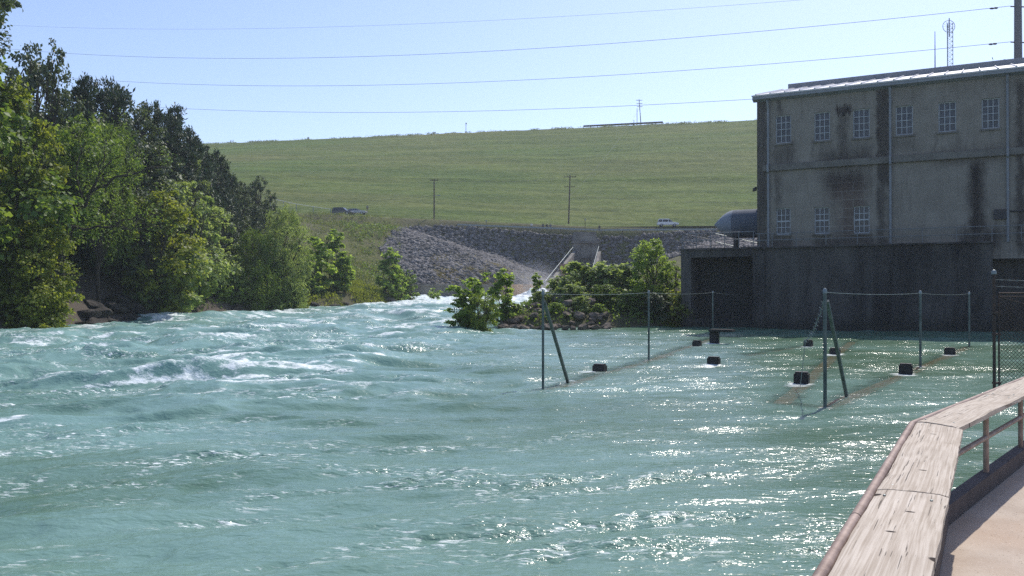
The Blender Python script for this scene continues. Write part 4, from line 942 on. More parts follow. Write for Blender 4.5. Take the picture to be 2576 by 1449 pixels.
# ------------------------------------------------------------ people
def make_person(pose, seed):
    J = dict(pel=(0,0,.95), ch=(0,0,1.32), nk=(0,0,1.5), hd=(0,-.02,1.60), ht=(0,-.01,1.74),
             lh=(.11,0,.9), rh=(-.11,0,.9), lk=(.13,-.02,.5), rk=(-.13,-.02,.5), la=(.14,.02,.09), ra=(-.14,.02,.09), lt=(.16,-.16,.05), rt=(-.16,-.16,.05),
             ls=(.20,0,1.42), rs=(-.20,0,1.42), le=(.27,.03,1.13), re=(-.27,.03,1.13), lw=(.27,-.06,.88), rw=(-.27,-.06,.88), lf=(.26,-.1,.76), rf=(-.26,-.1,.76))
    if pose == 'walk': J.update(lk=(.12,-.16,.52), la=(.12,-.22,.1), lt=(.13,-.40,.08), rk=(-.12,.10,.5), ra=(-.12,.34,.14), rt=(-.13,.18,.05), lw=(.28,.16,.92), lf=(.28,.18,.80), rw=(-.28,-.26,.95), rf=(-.28,-.34,.85))
    if pose == 'hands': J.update(le=(.34,.06,1.16), lw=(.20,-.22,1.18), lf=(.10,-.30,1.24), re=(-.34,.06,1.16), rw=(-.20,-.22,1.18), rf=(-.10,-.30,1.24))
    if pose == 'lean': J.update(ch=(0,-.16,1.28), nk=(0,-.26,1.42), hd=(0,-.33,1.5), ht=(0,-.36,1.63), ls=(.2,-.2,1.36), rs=(-.2,-.2,1.36), le=(.26,-.28,1.1), re=(-.26,-.28,1.1), lw=(.2,-.44,.98), rw=(-.2,-.44,.98), lf=(.16,-.5,.93), rf=(-.16,-.5,.93))
    r = dict(pel=.15, ch=.165, nk=.06, hd=.095, ht=.085, lh=.10, rh=.10, lk=.065, rk=.065, la=.045, ra=.045, lt=.04, rt=.04, ls=.075, rs=.075, le=.048, re=.048, lw=.034, rw=.034, lf=.032, rf=.032)
    E = [('pel','ch'),('ch','nk'),('nk','hd'),('hd','ht'),('pel','lh'),('pel','rh'),('lh','lk'),('rh','rk'),('lk','la'),('rk','ra'),('la','lt'),('ra','rt'),('ch','ls'),('ch','rs'),('ls','le'),('rs','re'),('le','lw'),('re','rw'),('lw','lf'),('rw','rf')]
    ks = list(J); me = bpy.data.meshes.new('person'); me.from_pydata([J[k] for k in ks], [(ks.index(a), ks.index(b)) for a, b in E], [])
    o = bpy.data.objects.new('tmp', me); COL.objects.link(o); md = o.modifiers.new('s', 'SKIN'); o.modifiers.new('d', 'SUBSURF').levels = 1
    for i, k in enumerate(ks): me.skin_vertices[0].data[i].radius = (r[k], r[k]*(.75 if k in ('ch', 'pel') else 1)); me.skin_vertices[0].data[i].use_root = (k == 'pel')
    dg = bpy.context.evaluated_depsgraph_get(); m2 = bpy.data.meshes.new_from_object(o.evaluated_get(dg)); bpy.data.objects.remove(o)
    m2.name = 'person'
    for k in ('skin', 'cloth_grey', 'cloth_denim', 'hair', 'black'): m2.materials.append(M[k])
    for p in m2.polygons:
        c = p.center; z = c.z; p.use_smooth = True; arm = abs(c.x) > .235
        p.material_index = 3 if (z > 1.66 or (z > 1.55 and c.y > -.03 and pose != 'lean')) else 0 if z > 1.47 else 1 if (z > .98 and not (arm and z < 1.2)) else 0 if arm else 2 if z > .12 else 4
    return m2
PM = {k: make_person(k, 0) for k in ('stand', 'walk', 'hands', 'lean')}
def person(pose, px, py, Y, shirt, legs, label, rz=0.0, group=None, s=1.0, ground=None):
    o = bpy.data.objects.new('person', PM[pose]); COL.objects.link(o); o.location = pt(px, py, Y); o.scale = (s, s, s); o.rotation_euler = (0, 0, rz)
    o.material_slots[1].link = 'OBJECT'; o.material_slots[1].material = M['cloth_'+shirt]; o.material_slots[2].link = 'OBJECT'; o.material_slots[2].material = M['cloth_'+legs]
    return tag(o, label, 'person', group)
def crest_y(px): return float(np.interp(px, [520, 1900], [399, 344]))+.5
def crest_py(px): return HZ - (CREST_Z-.1-CAMZ)/crest_y(px)*F
gcr = 'people walking along the dam crest'
for px, pose, sh, lb, rz_ in ((580, 'walk', 'black', 'farthest left of the walkers on the dam crest, in dark clothes', 1.2), (585.5, 'walk', 'navy', 'second walker from the left on the crest, close beside the first', 1.4),
        (774, 'stand', 'black', 'person in black on the crest in the pair above the dark vehicle', 0), (776.5, 'walk', 'grey', 'person in grey on the crest in the pair above the dark vehicle', 1.2),
        (1077, 'walk', 'grey', 'lone walker in grey just left of a couple on the crest', 1.5), (1089.5, 'stand', 'navy', 'left one of the couple on the crest above the lamp pole', .4), (1094, 'hands', 'black', 'right one of the couple on the crest above the lamp pole', -.4)):
    person(pose, px, crest_py(px), crest_y(px), sh, 'black', lb, rz_, gcr, 1.0)
grd = 'people standing by the road guard rail'
def rp(px, off=-2.8): return roadpt(px, off)
for px, pose, sh, lg, lb, rz_ in ((1337, 'lean', 'white', 'khaki', 'person in a white shirt leaning on the guard rail', 0), (1366, 'stand', 'navy', 'black', 'person in navy standing second from the left at the guard rail', .3),
        (1376, 'lean', 'black', 'denim', 'person in black leaning between two others at the guard rail', -.2), (1385, 'hands', 'grey', 'denim', 'person in grey with raised hands at the guard rail', .2), (1508, 'stand', 'black', 'grey', 'person in dark clothes standing alone above the chute', 0)):
    p = rp(px, -8.6 if px != 1508 else -9.6); o = person(pose, px, 570, p.y, sh, lg, lb, rz_, grd, 1.0); o.location.z = p.z
person('stand', 680, 508, 206, 'red', 'black', 'person in a red top by the pale rail at the edge of the trees', .3)
person('stand', 924, 534, 203, 'grey', 'khaki', 'person in grey standing right of the parked cars', 0)

# ------------------------------------------------------------ boulders
t = NT('boulder_limestone'); n1 = t.noise(1.6, detail=6, rough=.65); n2_ = t.noise(9, detail=4); inf = t.n('ObjectInfo')
col = t.mix(t.rng(n1, .3, .7), (0.055, 0.045, 0.036), (0.20, 0.155, 0.12)); col = t.mix(t.math('MULTIPLY', inf.outputs['Random'], .55), col, t.mix(n1, (0.05, 0.047, 0.045), (0.20, 0.18, 0.155)))
M['boulder'] = t.fin(col, .9, 0, t.bump(t.math('ADD', n1, t.math('MULTIPLY', n2_, .4)), .6, .12), .2)
t = NT('dark_ledge_rock'); n1 = t.noise(1.8, detail=6, rough=.7); M['ledge'] = t.fin(t.mix(t.rng(n1, .35, .7), (0.016, 0.014, 0.013), (0.06, 0.05, 0.042)), .85, 0, t.bump(n1, .8, .2), .3)
def boulder_mesh(seed, flat):
    bm = bmesh.new(); bmesh.ops.create_icosphere(bm, subdivisions=4, radius=1); rr = random.Random(seed); o_ = Vector((rr.random()*50, rr.random()*50, 0))
    cuts = [(Vector((rr.gauss(0, 1), rr.gauss(0, 1), rr.gauss(0, .8))).normalized(), .55+.3*rr.random()) for _ in range(16)]
    for v in bm.verts:
        p = v.co.copy()
        for n_, d_ in cuts:
            e = p.dot(n_)-d_
            if e > 0: p -= n_*e*.98
        p += v.co*(mnoise.fractal(p*1.4+o_, .9, 2.0, 4)*.09)
        v.co = Vector((p.x*1.15, p.y*.9, p.z*flat))
    me = bpy.data.meshes.new('boulder'); bm.to_mesh(me); bm.free(); me.materials.append(M['boulder'])
    return me
BM = [boulder_mesh(i, f) for i, f in enumerate((.7, .55, .8, .6, .5))]
rr = random.Random(4)
spots = []
for i in range(80):
    px = 1252 + (1530-1252)*rr.random(); k = rr.random(); Y = 62.3 + 5.5*k*k + abs(px-1400)*.002
    spots.append((px, Y, .38+.50*rr.random()+ .15*(1-k)))
big = [(1290, 64.6, .8), (1312, 64.0, .9), (1335, 63.6, .7), (1430, 66.2, 1.05), (1462, 67.4, 1.2), (1478, 66.4, 1.3), (1425, 64.6, .9), (1455, 64.4, .95), (1495, 64.6, 1.0), (1395, 65.2, .8), (1375, 63.6, .75), (1520, 64.9, .9), (1410, 68.5, 1.2), (1348, 67, 1.0), (1300, 68, .9), (1265, 64.2, .6)]
for i, (px, Y, s) in enumerate(big + spots):
    o = bpy.data.objects.new('boulder', BM[i % 5]); COL.objects.link(o); x = at(px, Y); s *= .52
    zb = max(tz(x, Y), -.05) + (.45 if i in (3, 4, 5, 12) else 0.05)
    o.location = (x, Y, zb+s*.15); o.scale = (s, s, s); o.rotation_euler = (rr.uniform(-.25, .25), rr.uniform(-.25, .25), rr.random()*6.3)
    tag(o, 'rough brown grey boulder in the heap along the island waterline', 'boulder', 'boulders on the island shore')
# left bank ledges
def bankpt(px):
    return float(np.interp(px, [-80, 0, 130, 300, 480, 670, 840, 980, 1050], [47, 55.5, 60, 73.5, 83, 95, 105, 115.5, 130]))
for i, (px, s, dy) in enumerate(((190, .7, .1), (215, .8, .3), (240, .9, .2), (262, .8, .1), (285, .9, .2), (310, .8, .1), (335, .9, .1), (352, .7, -.1), (368, .6, -.3), (228, 1.1, 1.4), (262, 1.2, 1.6), (300, 1.2, 1.5), (335, 1.1, 1.3), (250, 1.0, 2.9), (290, 1.1, 3.0), (320, 1.0, 2.6), (600, .8, .4), (690, .9, .3), (800, .7, .3), (845, .8, .3), (875, .6, .3), (150, .9, .3), (1062, 1.3, 0), (1048, 1.5, 3), (985, 1.0, 2))):
    Y = bankpt(px)+dy; o = bpy.data.objects.new('rock_ledge', BM[i % 5]); COL.objects.link(o); x = at(px, Y)-.4
    o.location = (x, Y, tz(x, Y)+.05*s); o.scale = (s*1.3, s*1.1, s*.8); o.rotation_euler = (rr.uniform(-.3, .3), rr.uniform(-.3, .3), rr.random()*6)
    o.material_slots[0].link = 'OBJECT'; o.material_slots[0].material = M['ledge'] if px < 900 else M['boulder']
    tag(o, 'dark wet rock ledge at the foot of the left bank' if px < 900 else 'pale rock at the water edge by the end of the basin wall', 'rock', 'dark rocks at the left bank' if px < 900 else 'pale rocks by the basin wall')

# ------------------------------------------------------------ fences standing in the water
t = NT('fence_post_steel'); n1 = t.noise(7, detail=5, stretch=(1, 1, .3)); M['fpost'] = t.fin(t.mix(t.rng(n1, .35, .7), (0.06, 0.078, 0.074), (0.15, 0.175, 0.168)), .5, .3, t.bump(n1, .1, .01), .4)
def d_at(py): return CAMZ*F/(py-HZ)
def water_fence(label, posts, brace, droop=None):
    b = Vector((at(posts[0][0], posts[0][1]), posts[0][1], 0))
    o = empty('water_fence', b, label=label, cat='fence')
    tops = []
    for i, (px, Y, yt, r) in enumerate(posts):
        x = at(px, Y); tp = Vector((x, Y, zat(yt, Y))); m = MB(b); m.tube([(x, Y, -1.0), tp], r, 12); po = m.build('post', M['fpost'], o, smooth=True)
        m = MB(b); m.lathe((x, Y, tp.z), [(r*1.25, -.05), (r*1.25, .02), (r*.8, .06), (.01, .08)], 10); m.build('cap', M['galv'], po, smooth=True); tops.append(tp)
    a, c = brace; m = MB(b); m.beam(a, c, .075, .075); m.build('brace', M['fpost'], o)
    for k in range(len(tops)-1):
        m = MB(b); L_ = (tops[k+1]-tops[k]).length; m.tube(line(tops[k]-Vector((0, 0, .02)), tops[k+1]-Vector((0, 0, .02)), L_*.004, 14), .0085, 5); m.build('top_wire', M['galv'], o)
    if droop: 
        m = MB(b); m.tube(line(tops[-1]-Vector((0, 0, .02)), droop, .05, 8), .0085, 5); m.build('top_wire', M['galv'], o)
    return o, tops, b
p1, p2, p3 = (1366, 23.0, 737, .034), (1632, 33.4, 735, .038), (1793, 49.8, 735, .042)
A1 = Vector((at(1369, 23.05), 23.05, zat(758, 23.05))); B1 = Vector((at(1434, 25.2), 25.2, -.25))
f1, tp1, bb1 = water_fence('three post wire fence row in the water nearest the bushy island', (p1, p2, p3), (A1, B1), Vector((at(1861, 58), 58, zat(740, 58))))
p4, p5, p6 = (2075, 19.8, 733, .042), (2315, 30.3, 736, .042), (2438, 42.2, 738, .045)
A2 = Vector((at(2081, 19.9), 19.9, zat(757, 19.9))); B2 = Vector((at(2133, 22.0), 22.0, -.25))
f2, tp2, bb2 = water_fence('three post wire fence row in the water nearest the walkway', (p4, p5, p6), (A2, B2))
# barbed wire trailing from the nearer fence
e = Vector((at(2024, 24.0), 24.0, zat(856, 24.0))); m = MB(bb2); cv = line(tp2[0]-Vector((0, 0, .1)), e, .25, 26); rr = random.Random(3)
cv = [q+Vector((rr.gauss(0, .012), 0, rr.gauss(0, .012))) for q in cv]; cv.append(Vector((at(2012, 24.2), 24.2, -.1)))
m.tube(cv, .009, 4)
for q in cv[2:-1:2]: m.tube([q+Vector((-.05, 0, .04)), q+Vector((.05, 0, -.04))], .006, 4); m.tube([q+Vector((-.04, 0, -.05)), q+Vector((.04, 0, .05))], .006, 4)
m.build('barbed_wire', M['galv'], f2)

# dark blocks breaking the surface
def block(label, px, pyc, wpx, hpx, ybase, cap=False):
    Y = d_at(ybase); wd = wpx*Y/F; top = zat(pyc-hpx/2, Y); x = at(px, Y)
    o = empty('dark_block', (x, Y, 0), R(-28), label=label, cat='concrete block', group='dark blocks standing in the pool')
    m = MB(); m.box((-wd*.46, -.16, -1.2), (wd*.46, .20, top)); m.build('block', M['black'], o, bevel=.035)
    m = MB(); m.box((-wd*.40, -.10, top+.003), (wd*.40, .14, top+.025)); m.build('lid', M['darksteel'], o, bevel=.008)
    if cap:
        m = MB(); q = wd/22; m.box((-.45*wd, -.4, top+.03), (2.0*wd, .5, top+.16)); m.build('slab', M['tailrace'], o, bevel=.03)
    return o
block('dark block just right of the braced post of the island side fence', 1508, 925, 34, 16, 934)
block('small dark block left of the slab topped stub', 1753, 863, 22, 12, 870)
block('tall dark stub with a flat slab on top, under the third post', 1797, 849, 24, 27, 862, True)
block('dark block in open water below the slab topped stub', 1795, 906, 32, 15, 915)
block('small dark block below the end of the hanging barbed wire', 2033, 863, 23, 14, 871)
block('dark block half hidden behind the slanting brace', 2100, 883, 27, 13, 891)
block('widest dark block, left of the nearest fence post', 2016, 950, 38, 26, 963)
block('dark block left of the middle post of the walkway side fence', 2278, 927, 34, 22, 939)
block('dark block left of the last post of the walkway side fence', 2389, 882, 28, 13, 889)

# ------------------------------------------------------------ walkway
HR = 0.90; ZR = CAMZ-HR; ZD = CAMZ-1.62
d1 = Vector((1.864, 3.316, 0)).normalized(); d2 = Vector((2.6, 3.07, 0)).normalized(); n1_ = Vector((d1.y, -d1.x, 0)); n2v = Vector((d2.y, -d2.x, 0))
LB = Vector((2.86, 6.03, 0)); IB = Vector((3.02, 5.726, 0)); WP = .293
t = NT('walkway_concrete'); n1 = t.noise(2.2, detail=6, rough=.65); n2_ = t.noise(70, detail=3); vo = t.vor(38); n3 = t.noise(0.8, detail=4)
col = t.mix(t.rng(n1, .3, .7), (0.37, 0.30, 0.24), (0.50, 0.425, 0.35)); col = t.mix(t.rng(n3, .4, .7, 0, .55), col, (0.47, 0.33, 0.23))
col = t.mix(t.rng(n2_, .55, .75, 0, .45), col, (0.6, 0.52, 0.45)); col = t.mix(t.math('MULTIPLY', t.rng(vo.outputs['Distance'], .10, .22, 1, 0), t.rng(t.noise(6), .45, .6)), col, (0.10, 0.07, 0.05))
M['deck'] = t.fin(col, .92, 0, t.bump(t.math('ADD', n2_, n1), .35, .006), .15)
E2 = 9.6
edge_o = [LB - d1*10, LB, LB + d2*E2]
dk = [p + (n1_ if i == 0 else (n1_+n2v).normalized() if i == 1 else n2v)*.02 for i, p in enumerate(edge_o)]
poly = dk + [dk[2]+n2v*7.0, Vector((9.5, -3, 0)), dk[0]+n1_*6]
m = MB(); m.prism([(p.x, p.y, ZD-.35) for p in poly], (0, 0, .35))
tag(m.build('walkway', M['deck']), kind='structure')
rail = empty('walkway_railing', (LB.x, LB.y, ZD), label='weathered plank topped pipe railing with steel kerb along the walkway', cat='railing')
B_ = Vector((LB.x, LB.y, ZD))
t = NT('weathered_plank'); oc = t.tc.outputs['Object']
warp = t.noise(0.9, None, 3, .5, 0, (1, .35, 1)); dv_ = t.n('VectorMath', operation='ADD'); sc_ = t.n('VectorMath', operation='SCALE'); nzc = t.n('TexNoise'); nzc.inputs['Scale'].default_value = 2.6; nzc.inputs['Detail'].default_value = 2
t.l(t.map(oc, (1, .5, 1)), nzc.inputs['Vector']); sb = t.n('VectorMath', operation='SUBTRACT'); t.l(nzc.outputs['Color'], sb.inputs[0]); sb.inputs[1].default_value = (.5, .5, .5)
t.l(sb.outputs[0], sc_.inputs[0]); sc_.inputs['Scale'].default_value = .028; t.l(oc, dv_.inputs[0]); t.l(sc_.outputs[0], dv_.inputs[1]); wv = dv_.outputs[0]
grain = t.noise(110, wv, 3, .5, 0, (1, .012, 1)); grain2 = t.noise(230, wv, 3, .6, 0, (1, .012, 1)); blot = t.noise(3.2, wv, 5, .6, 0, (1, .5, 1))
crack = t.noise(85, wv, 2, .5, 0, (1, .018, 1)); crack_m = t.noise(2.6, None, 3, .6, 0, (1.3, .8, 1))
cr = t.math('MULTIPLY', t.rng(crack, .655, .675), t.rng(crack_m, .40, .5))
kn = t.vor(3.6, t.map(wv, (.75, .9, 1)), rnd=1); kn.voronoi_dimensions = '2D'; sk_ = t.n('SeparateColor'); t.l(kn.outputs['Color'], sk_.inputs[0]); kd = t.math('MULTIPLY', t.rng(kn.outputs['Distance'], .07, .09, 1, 0), t.math('GREATER_THAN', sk_.outputs[0], .68))
kn2 = t.vor(3.2, t.map(wv, (.7, 1.2, 1), (0, 0, 0), (3.3, 1.7, 0))); kn2.voronoi_dimensions = '2D'; sk2 = t.n('SeparateColor'); t.l(kn2.outputs['Color'], sk2.inputs[0]); kd2 = t.math('MULTIPLY', t.rng(kn2.outputs['Distance'], .03, .05, 1, 0), t.math('GREATER_THAN', sk2.outputs[0], .8))
col = t.mix(t.rng(blot, .3, .7), (0.45, 0.385, 0.31), (0.61, 0.54, 0.455)); col = t.mix(t.rng(grain, .40, .60), t.mix(1, col, (.74, .71, .68), 'MULTIPLY'), col); col = t.mix(t.rng(grain2, .5, .75, 0, .35), col, (0.64, 0.56, 0.48))
ring = t.math('MULTIPLY', t.rng(kn.outputs['Distance'], .07, .2, 1, 0), t.rng(t.math('SINE', t.math('MULTIPLY', kn.outputs['Distance'], 190)), .2, .9)); col = t.mix(t.math('MULTIPLY', ring, .35), col, (0.3, 0.24, 0.2))
hole = t.math('MAXIMUM', t.math('MAXIMUM', t.math('MULTIPLY', cr, .7), kd), kd2)
col = t.mix(hole, col, (0.045, 0.034, 0.028))
hgt = t.math('SUBTRACT', t.math('ADD', t.math('MULTIPLY', grain, .5), t.math('MULTIPLY', grain2, .25)), t.math('MULTIPLY', hole, 1.6))
M['plank'] = t.fin(col, .9, 0, t.bump(hgt, .75, .006), .15)
PTH = .045
def plank(a, b, d, nrm, cut0=0.0, cut1=0.0, dz=0.0, seed=0, tilt=0):
    """plank with local Y along its length; a,b lie on its outer edge; cuts shift the inner corners (mitre)"""
    L_ = (b-a).length; nx, ny = 8, max(6, int(L_/.05)); rg_ = np.random.default_rng(seed)
    xs_ = np.linspace(0, WP, nx+1); ys_ = np.linspace(0, 1, ny+1)
    top = []; 
    wig0 = (fbm(np.arange(ny+1)*.35, np.zeros(ny+1), seed+3, 3)-.5)*.006; wig1 = (fbm(np.arange(ny+1)*.45, np.zeros(ny+1), seed+9, 3)-.5)*.009
    vs = []; fs_ = []
    for lay in (0, 1):
        for j in range(ny+1):
            for i in range(nx+1):
                q = i/nx; y = cut0*q + (L_+(cut1-cut0)*q)*ys_[j]
                y += rg_.normal()*.003 if j in (0, ny) else 0
                x = xs_[i] + wig0[j]*(1-q) + wig1[j]*q
                edge_ = min(i, nx-i); z = (-.006 if edge_ == 0 else 0) + .004*math.sin(j*.23+seed) + float(-.004*(2*q-1)**2)
                vs.append((x, y, z if lay == 0 else -PTH))
    w_ = nx+1; n_ = w_*(ny+1)
    for j in range(ny):
        for i in range(nx):
            k = j*w_+i; fs_.append((k, k+1, k+w_+1, k+w_)); fs_.append((n_+k, n_+k+w_, n_+k+w_+1, n_+k+1))
    for j in range(ny):
        k = j*w_; fs_.append((k, k+w_, n_+k+w_, n_+k)); k += nx; fs_.append((k, n_+k, n_+k+w_, k+w_))
    for i in range(nx): fs_.append((i, n_+i, n_+i+1, i+1)); k = ny*w_+i; fs_.append((k, k+1, n_+k+1, n_+k))
    m_ = MB(); m_.add(vs, fs_); o = m_.build('plank', M['plank'], rail, smooth=True)
    o.location = (a.x-B_.x, a.y-B_.y, ZR-ZD+dz); o.rotation_euler = (0, tilt, math.atan2(-d.x, d.y))
    nl = MB()
    for yy in (.10, L_-.12, L_*.5):
        for xx in (.055, WP-.06):
            x_, y_ = xx+rg_.normal()*.01, yy+rg_.normal()*.02; nl.lathe((x_, y_, -.001), [(.0062, -.004), (.0062, .001), (.004, .0022)], 10)
    no = nl.build('nail_heads', M['galv'], o, smooth=True)
    return o
sYm = 3.96; seamL = LB + d1*((sYm-LB.y)/d1.y)
mit1 = (IB-LB).dot(d1); mit2 = (IB-LB).dot(d2)
plank(LB-d1*7.5, seamL-d1*.006, d1, n1_, 0, 0, 0, 1)
plank(seamL, LB-d1*.004, d1, n1_, .01, mit1, -.004, 2, .006)
s3 = LB + d2*((7.62-LB.y)/d2.y)
plank(LB+d2*.004, s3-d2*.006, d2, n2v, mit2, .02, .002, 3)
plank(s3, LB+d2*E2, d2, n2v, .02, 0, .006, 4)
t = NT('brown_pipe'); n1 = t.noise(9, detail=5, stretch=(1, 1, 1)); n2_ = t.noise(45, detail=3)
M['pipe'] = t.fin(t.mix(t.rng(n1, .35, .7), (0.20, 0.135, 0.105), (0.34, 0.25, 0.205)), t.rng(n2_, .3, .7, .45, .7), .15, t.bump(n2_, .2, .004), .4)
pr = .024; off = -pr-.004; zp = ZR-.028
Lp = LB + (n1_+n2v).normalized()*(off/((n1_+n2v).normalized().dot(n1_)))
def flat(p, z): return Vector((p.x, p.y, z))
m = MB(B_); m.tube([flat(LB-d1*7.5+n1_*off, zp), flat(Lp, zp)], pr, 14); m.tube([flat(Lp, zp), flat(LB+d2*E2+n2v*off, zp)], pr, 14)
tp_ = m.build('top_pipe', M['pipe'], rail, smooth=True)
for dd in (-2.9, -4.35): 
    c = LB+d1*dd+n1_*off; m = MB(B_); m.tube([flat(c-d1*.004, zp), flat(c+d1*.004, zp)], pr*1.05, 14); m.build('weld_ring', M['rust'], tp_, smooth=True)
# posts, mid rail, kerb
def inr(p, n_, k): return p + n_*k
mid = .15
m = MB(B_); zm = ZD+.24+ (ZR-ZD-.24)*.40
Mj = LB + (n1_+n2v).normalized()*mid
m.tube([flat(LB-d1*7.5+n1_*mid, zm), flat(Mj, zm)], .021, 12); m.tube([flat(Mj, zm), flat(LB+d2*E2+n2v*mid, zm)], .021, 12); m.build('mid_rail', M['pipe'], rail, smooth=True)
def d2_at(px):   # distance along the second leg of the rail for a picture column
    k = (px-CX)/F; p = LB+n2v*mid; return (k*p.y-p.x)/(d2.x-k*d2.y)
posts = [LB+n2v*mid+d2*d2_at(p) for p in (2479, 2566)] + [LB+n2v*mid+d2*(d2_at(2566)+1.35*k) for k in range(1, 5)] + [LB+n1_*mid-d1*k for k in (.35, 1.9, 3.45, 5.0, 6.5)]
for p in posts:
    m = MB(B_); m.tube([flat(p, ZD+.02), flat(p, ZR-PTH+.005)], .022, 12); m.build('post', M['pipe'], rail, smooth=True)
m = MB(B_); kh = .135
for a, b, n_ in ((LB-d1*8, LB+d1*.04, n1_), (LB-d2*.02, LB+d2*E2, n2v)):
    m.beam(flat(a+n_*.15, ZD+.012+kh/2), flat(b+n_*.15, ZD+.012+kh/2), .10 if n_ is n1_ else .098, kh if n_ is n1_ else kh-.004)
M['kerb'] = simple('steel_kerb', (0.10, 0.08, 0.075), (0.06, 0.05, 0.048), 5, .8, .1, .2)
m.build('kerb', M['kerb'], rail)

# ------------------------------------------------------------ chain link gate at the end of the walkway
GY_ = 21.8; gxp = at(2500.5, GY_)
gate = empty('chain_link_gate', (gxp, GY_, ZD), label='rusty chain link gate with tall post and barbed wire at the photo edge', cat='gate'); G0 = Vector((gxp, GY_, ZD))
m = MB(G0); m.tube([(gxp, GY_, -1.5), (gxp, GY_, zat(686, GY_))], .037, 12); po = m.build('post', M['rust'], gate, smooth=True)
m = MB(G0); m.lathe((gxp, GY_, zat(686, GY_)), [(.06, -.04), (.06, .02), (.04, .06), (.006, .08)], 12); m.build('cap', M['galv'], po, smooth=True)
gx0, gx1 = gxp+.11, gxp+4.6; ztp, zbt = zat(737.5, GY_), .06; gy_ = GY_-.02
m = MB(G0)
for z_ in (ztp, ztp-.085): m.tube([(gx0, gy_, z_), (gx1, gy_, z_)], .020 if z_ == ztp else .012, 10)
m.tube([(gx0, gy_, zbt), (gx1, gy_, zbt)], .02, 10); m.tube([(gx0, gy_, zbt), (gx0, gy_, ztp)], .021, 10); m.tube([(gx1, gy_, zbt), (gx1, gy_, ztp)], .021, 10); m.tube([(gx0+.05, gy_, ztp-.10), (gx1, gy_, ztp-1.45)], .013, 8)
m.build('gate_frame', M['rust'], gate, smooth=True)
m = MB(G0); gx2 = gx1+.2; m.tube([(gx2, GY_, -1.5), (gx2, GY_, ztp+.4)], .037, 12); m.build('post', M['rust'], gate, smooth=True)
for z_ in (ztp-.5, ztp-1.05, zbt+.25):
    m = MB(G0); m.box((gxp-.045, gy_-.05, z_-.025), (gx0+.03, gy_+.05, z_+.025)); m.build('hinge', M['rust'], gate)
m = MB(G0); pit = .10; hgt_ = ztp-.1-zbt; k = -int(hgt_/pit)
while gx0 + k*pit < gx1:
    for sgn in (1, -1):
        xa = gx0+k*pit if sgn > 0 else gx0+k*pit+hgt_; xb = xa+sgn*hgt_
        za, zb_ = zbt, zbt+hgt_
        # clip to the leaf
        def clip(xa, za, xb, zb_):
            if xa > xb: xa, za, xb, zb_ = xb, zb_, xa, za
            if xb <= gx0 or xa >= gx1: return None
            g_ = (zb_-za)/(xb-xa)
            if xa < gx0: za += g_*(gx0-xa); xa = gx0
            if xb > gx1: zb_ += g_*(gx1-xb); xb = gx1
            return xa, za, xb, zb_
        c = clip(xa, za, xb, zb_)
        if c: m.tube([(c[0], gy_+sgn*.003, c[1]), (c[2], gy_+sgn*.003, c[3])], 0.0055, 4)
    k += 1
m.build('mesh_wire', M['rust'], gate)
for dz_ in (.16, .33):
    m = MB(G0); cv = line((gxp, GY_, ztp+dz_+.02), (gx2, GY_, ztp+dz_), .05, 24); m.tube(cv, .004, 4)
    for q in cv[1:-1]: m.tube([q+Vector((-.02, 0, .03)), q+Vector((.02, 0, -.03))], .003, 4); m.tube([q+Vector((-.02, 0, -.03)), q+Vector((.02, 0, .03))], .003, 4)
    m.build('barbed_wire', M['galv'], gate)

# ------------------------------------------------------------ trees and shrubs
PR = {}
def proto(key, name, cat, H, W, n, seed, shape, leaf, count, mat, **k):
    z0 = k.pop('z0', .3); size = k.pop('size', .24)
    L_ = crown_lumps(H, W, n, seed, z0, 1.0, shape, size)
    PR[key] = dict(root=make_tree(name, '', cat, None, H, L_, leaf, count, M[mat], seed, **k), H=H, used=False)
proto('syc', 'broadleaf_tree', 'tree', 12, 9, 26, 11, 'round', .30, 13000, 'leaf_sun', trunk_r=.22, z0=.12, size=.20)
proto('syh', 'broadleaf_tree', 'tree', 12, 9, 22, 14, 'flat', .28, 11000, 'leaf_sun', trunk_r=.22, z0=.42, size=.19)
proto('syc2', 'broadleaf_tree', 'tree', 10, 7, 22, 12, 'round', .27, 10000, 'leaf_mid', trunk_r=.18, z0=.08, size=.22)
proto('lfy', 'broadleaf_tree', 'tree', 8, 6, 20, 13, 'round', .24, 8000, 'leaf_pale', trunk_r=.14, z0=.06, size=.23)
proto('ced', 'cedar_tree', 'tree', 10, 6, 34, 21, 'cone', .30, 13000, 'leaf_cedar', trunk_r=.2, z0=.05, size=.17, style='cedar', aspect=.34)
proto('ced2', 'cedar_tree', 'tree', 10, 6.5, 30, 22, 'round', .30, 12000, 'leaf_cedar', trunk_r=.2, z0=.1, size=.17, style='cedar', aspect=.36)
proto('oak', 'oak_tree', 'tree', 9, 8, 24, 23, 'round', .22, 12000, 'leaf_oak', trunk_r=.25, z0=.12, size=.2)
proto('wilh', 'willow_tree', 'tree', 10, 8.5, 18, 33, 'round', .42, 11000, 'leaf_willow', trunk_r=.2, z0=.5, size=.2, style='willow', aspect=.15)
proto('wil', 'willow_tree', 'tree', 10, 8.5, 24, 31, 'round', .42, 15000, 'leaf_willow', trunk_r=.2, z0=.06, size=.21, style='willow', aspect=.15)
proto('sap', 'sapling', 'sapling', 4, 1.9, 15, 41, 'round', .19, 2600, 'leaf_fresh', trunk_r=.035, z0=.08, size=.25, fork=.6, multi=3)
proto('sap2', 'sapling', 'sapling', 4, 2.4, 14, 44, 'flat', .19, 2500, 'leaf_fresh', trunk_r=.035, z0=.05, size=.22, fork=.6, multi=4)
proto('bush', 'bush', 'bush', 3, 3.8, 19, 51, 'flat', .22, 7000, 'leaf_pale', trunk_r=.05, z0=.12, size=.23, multi=3)
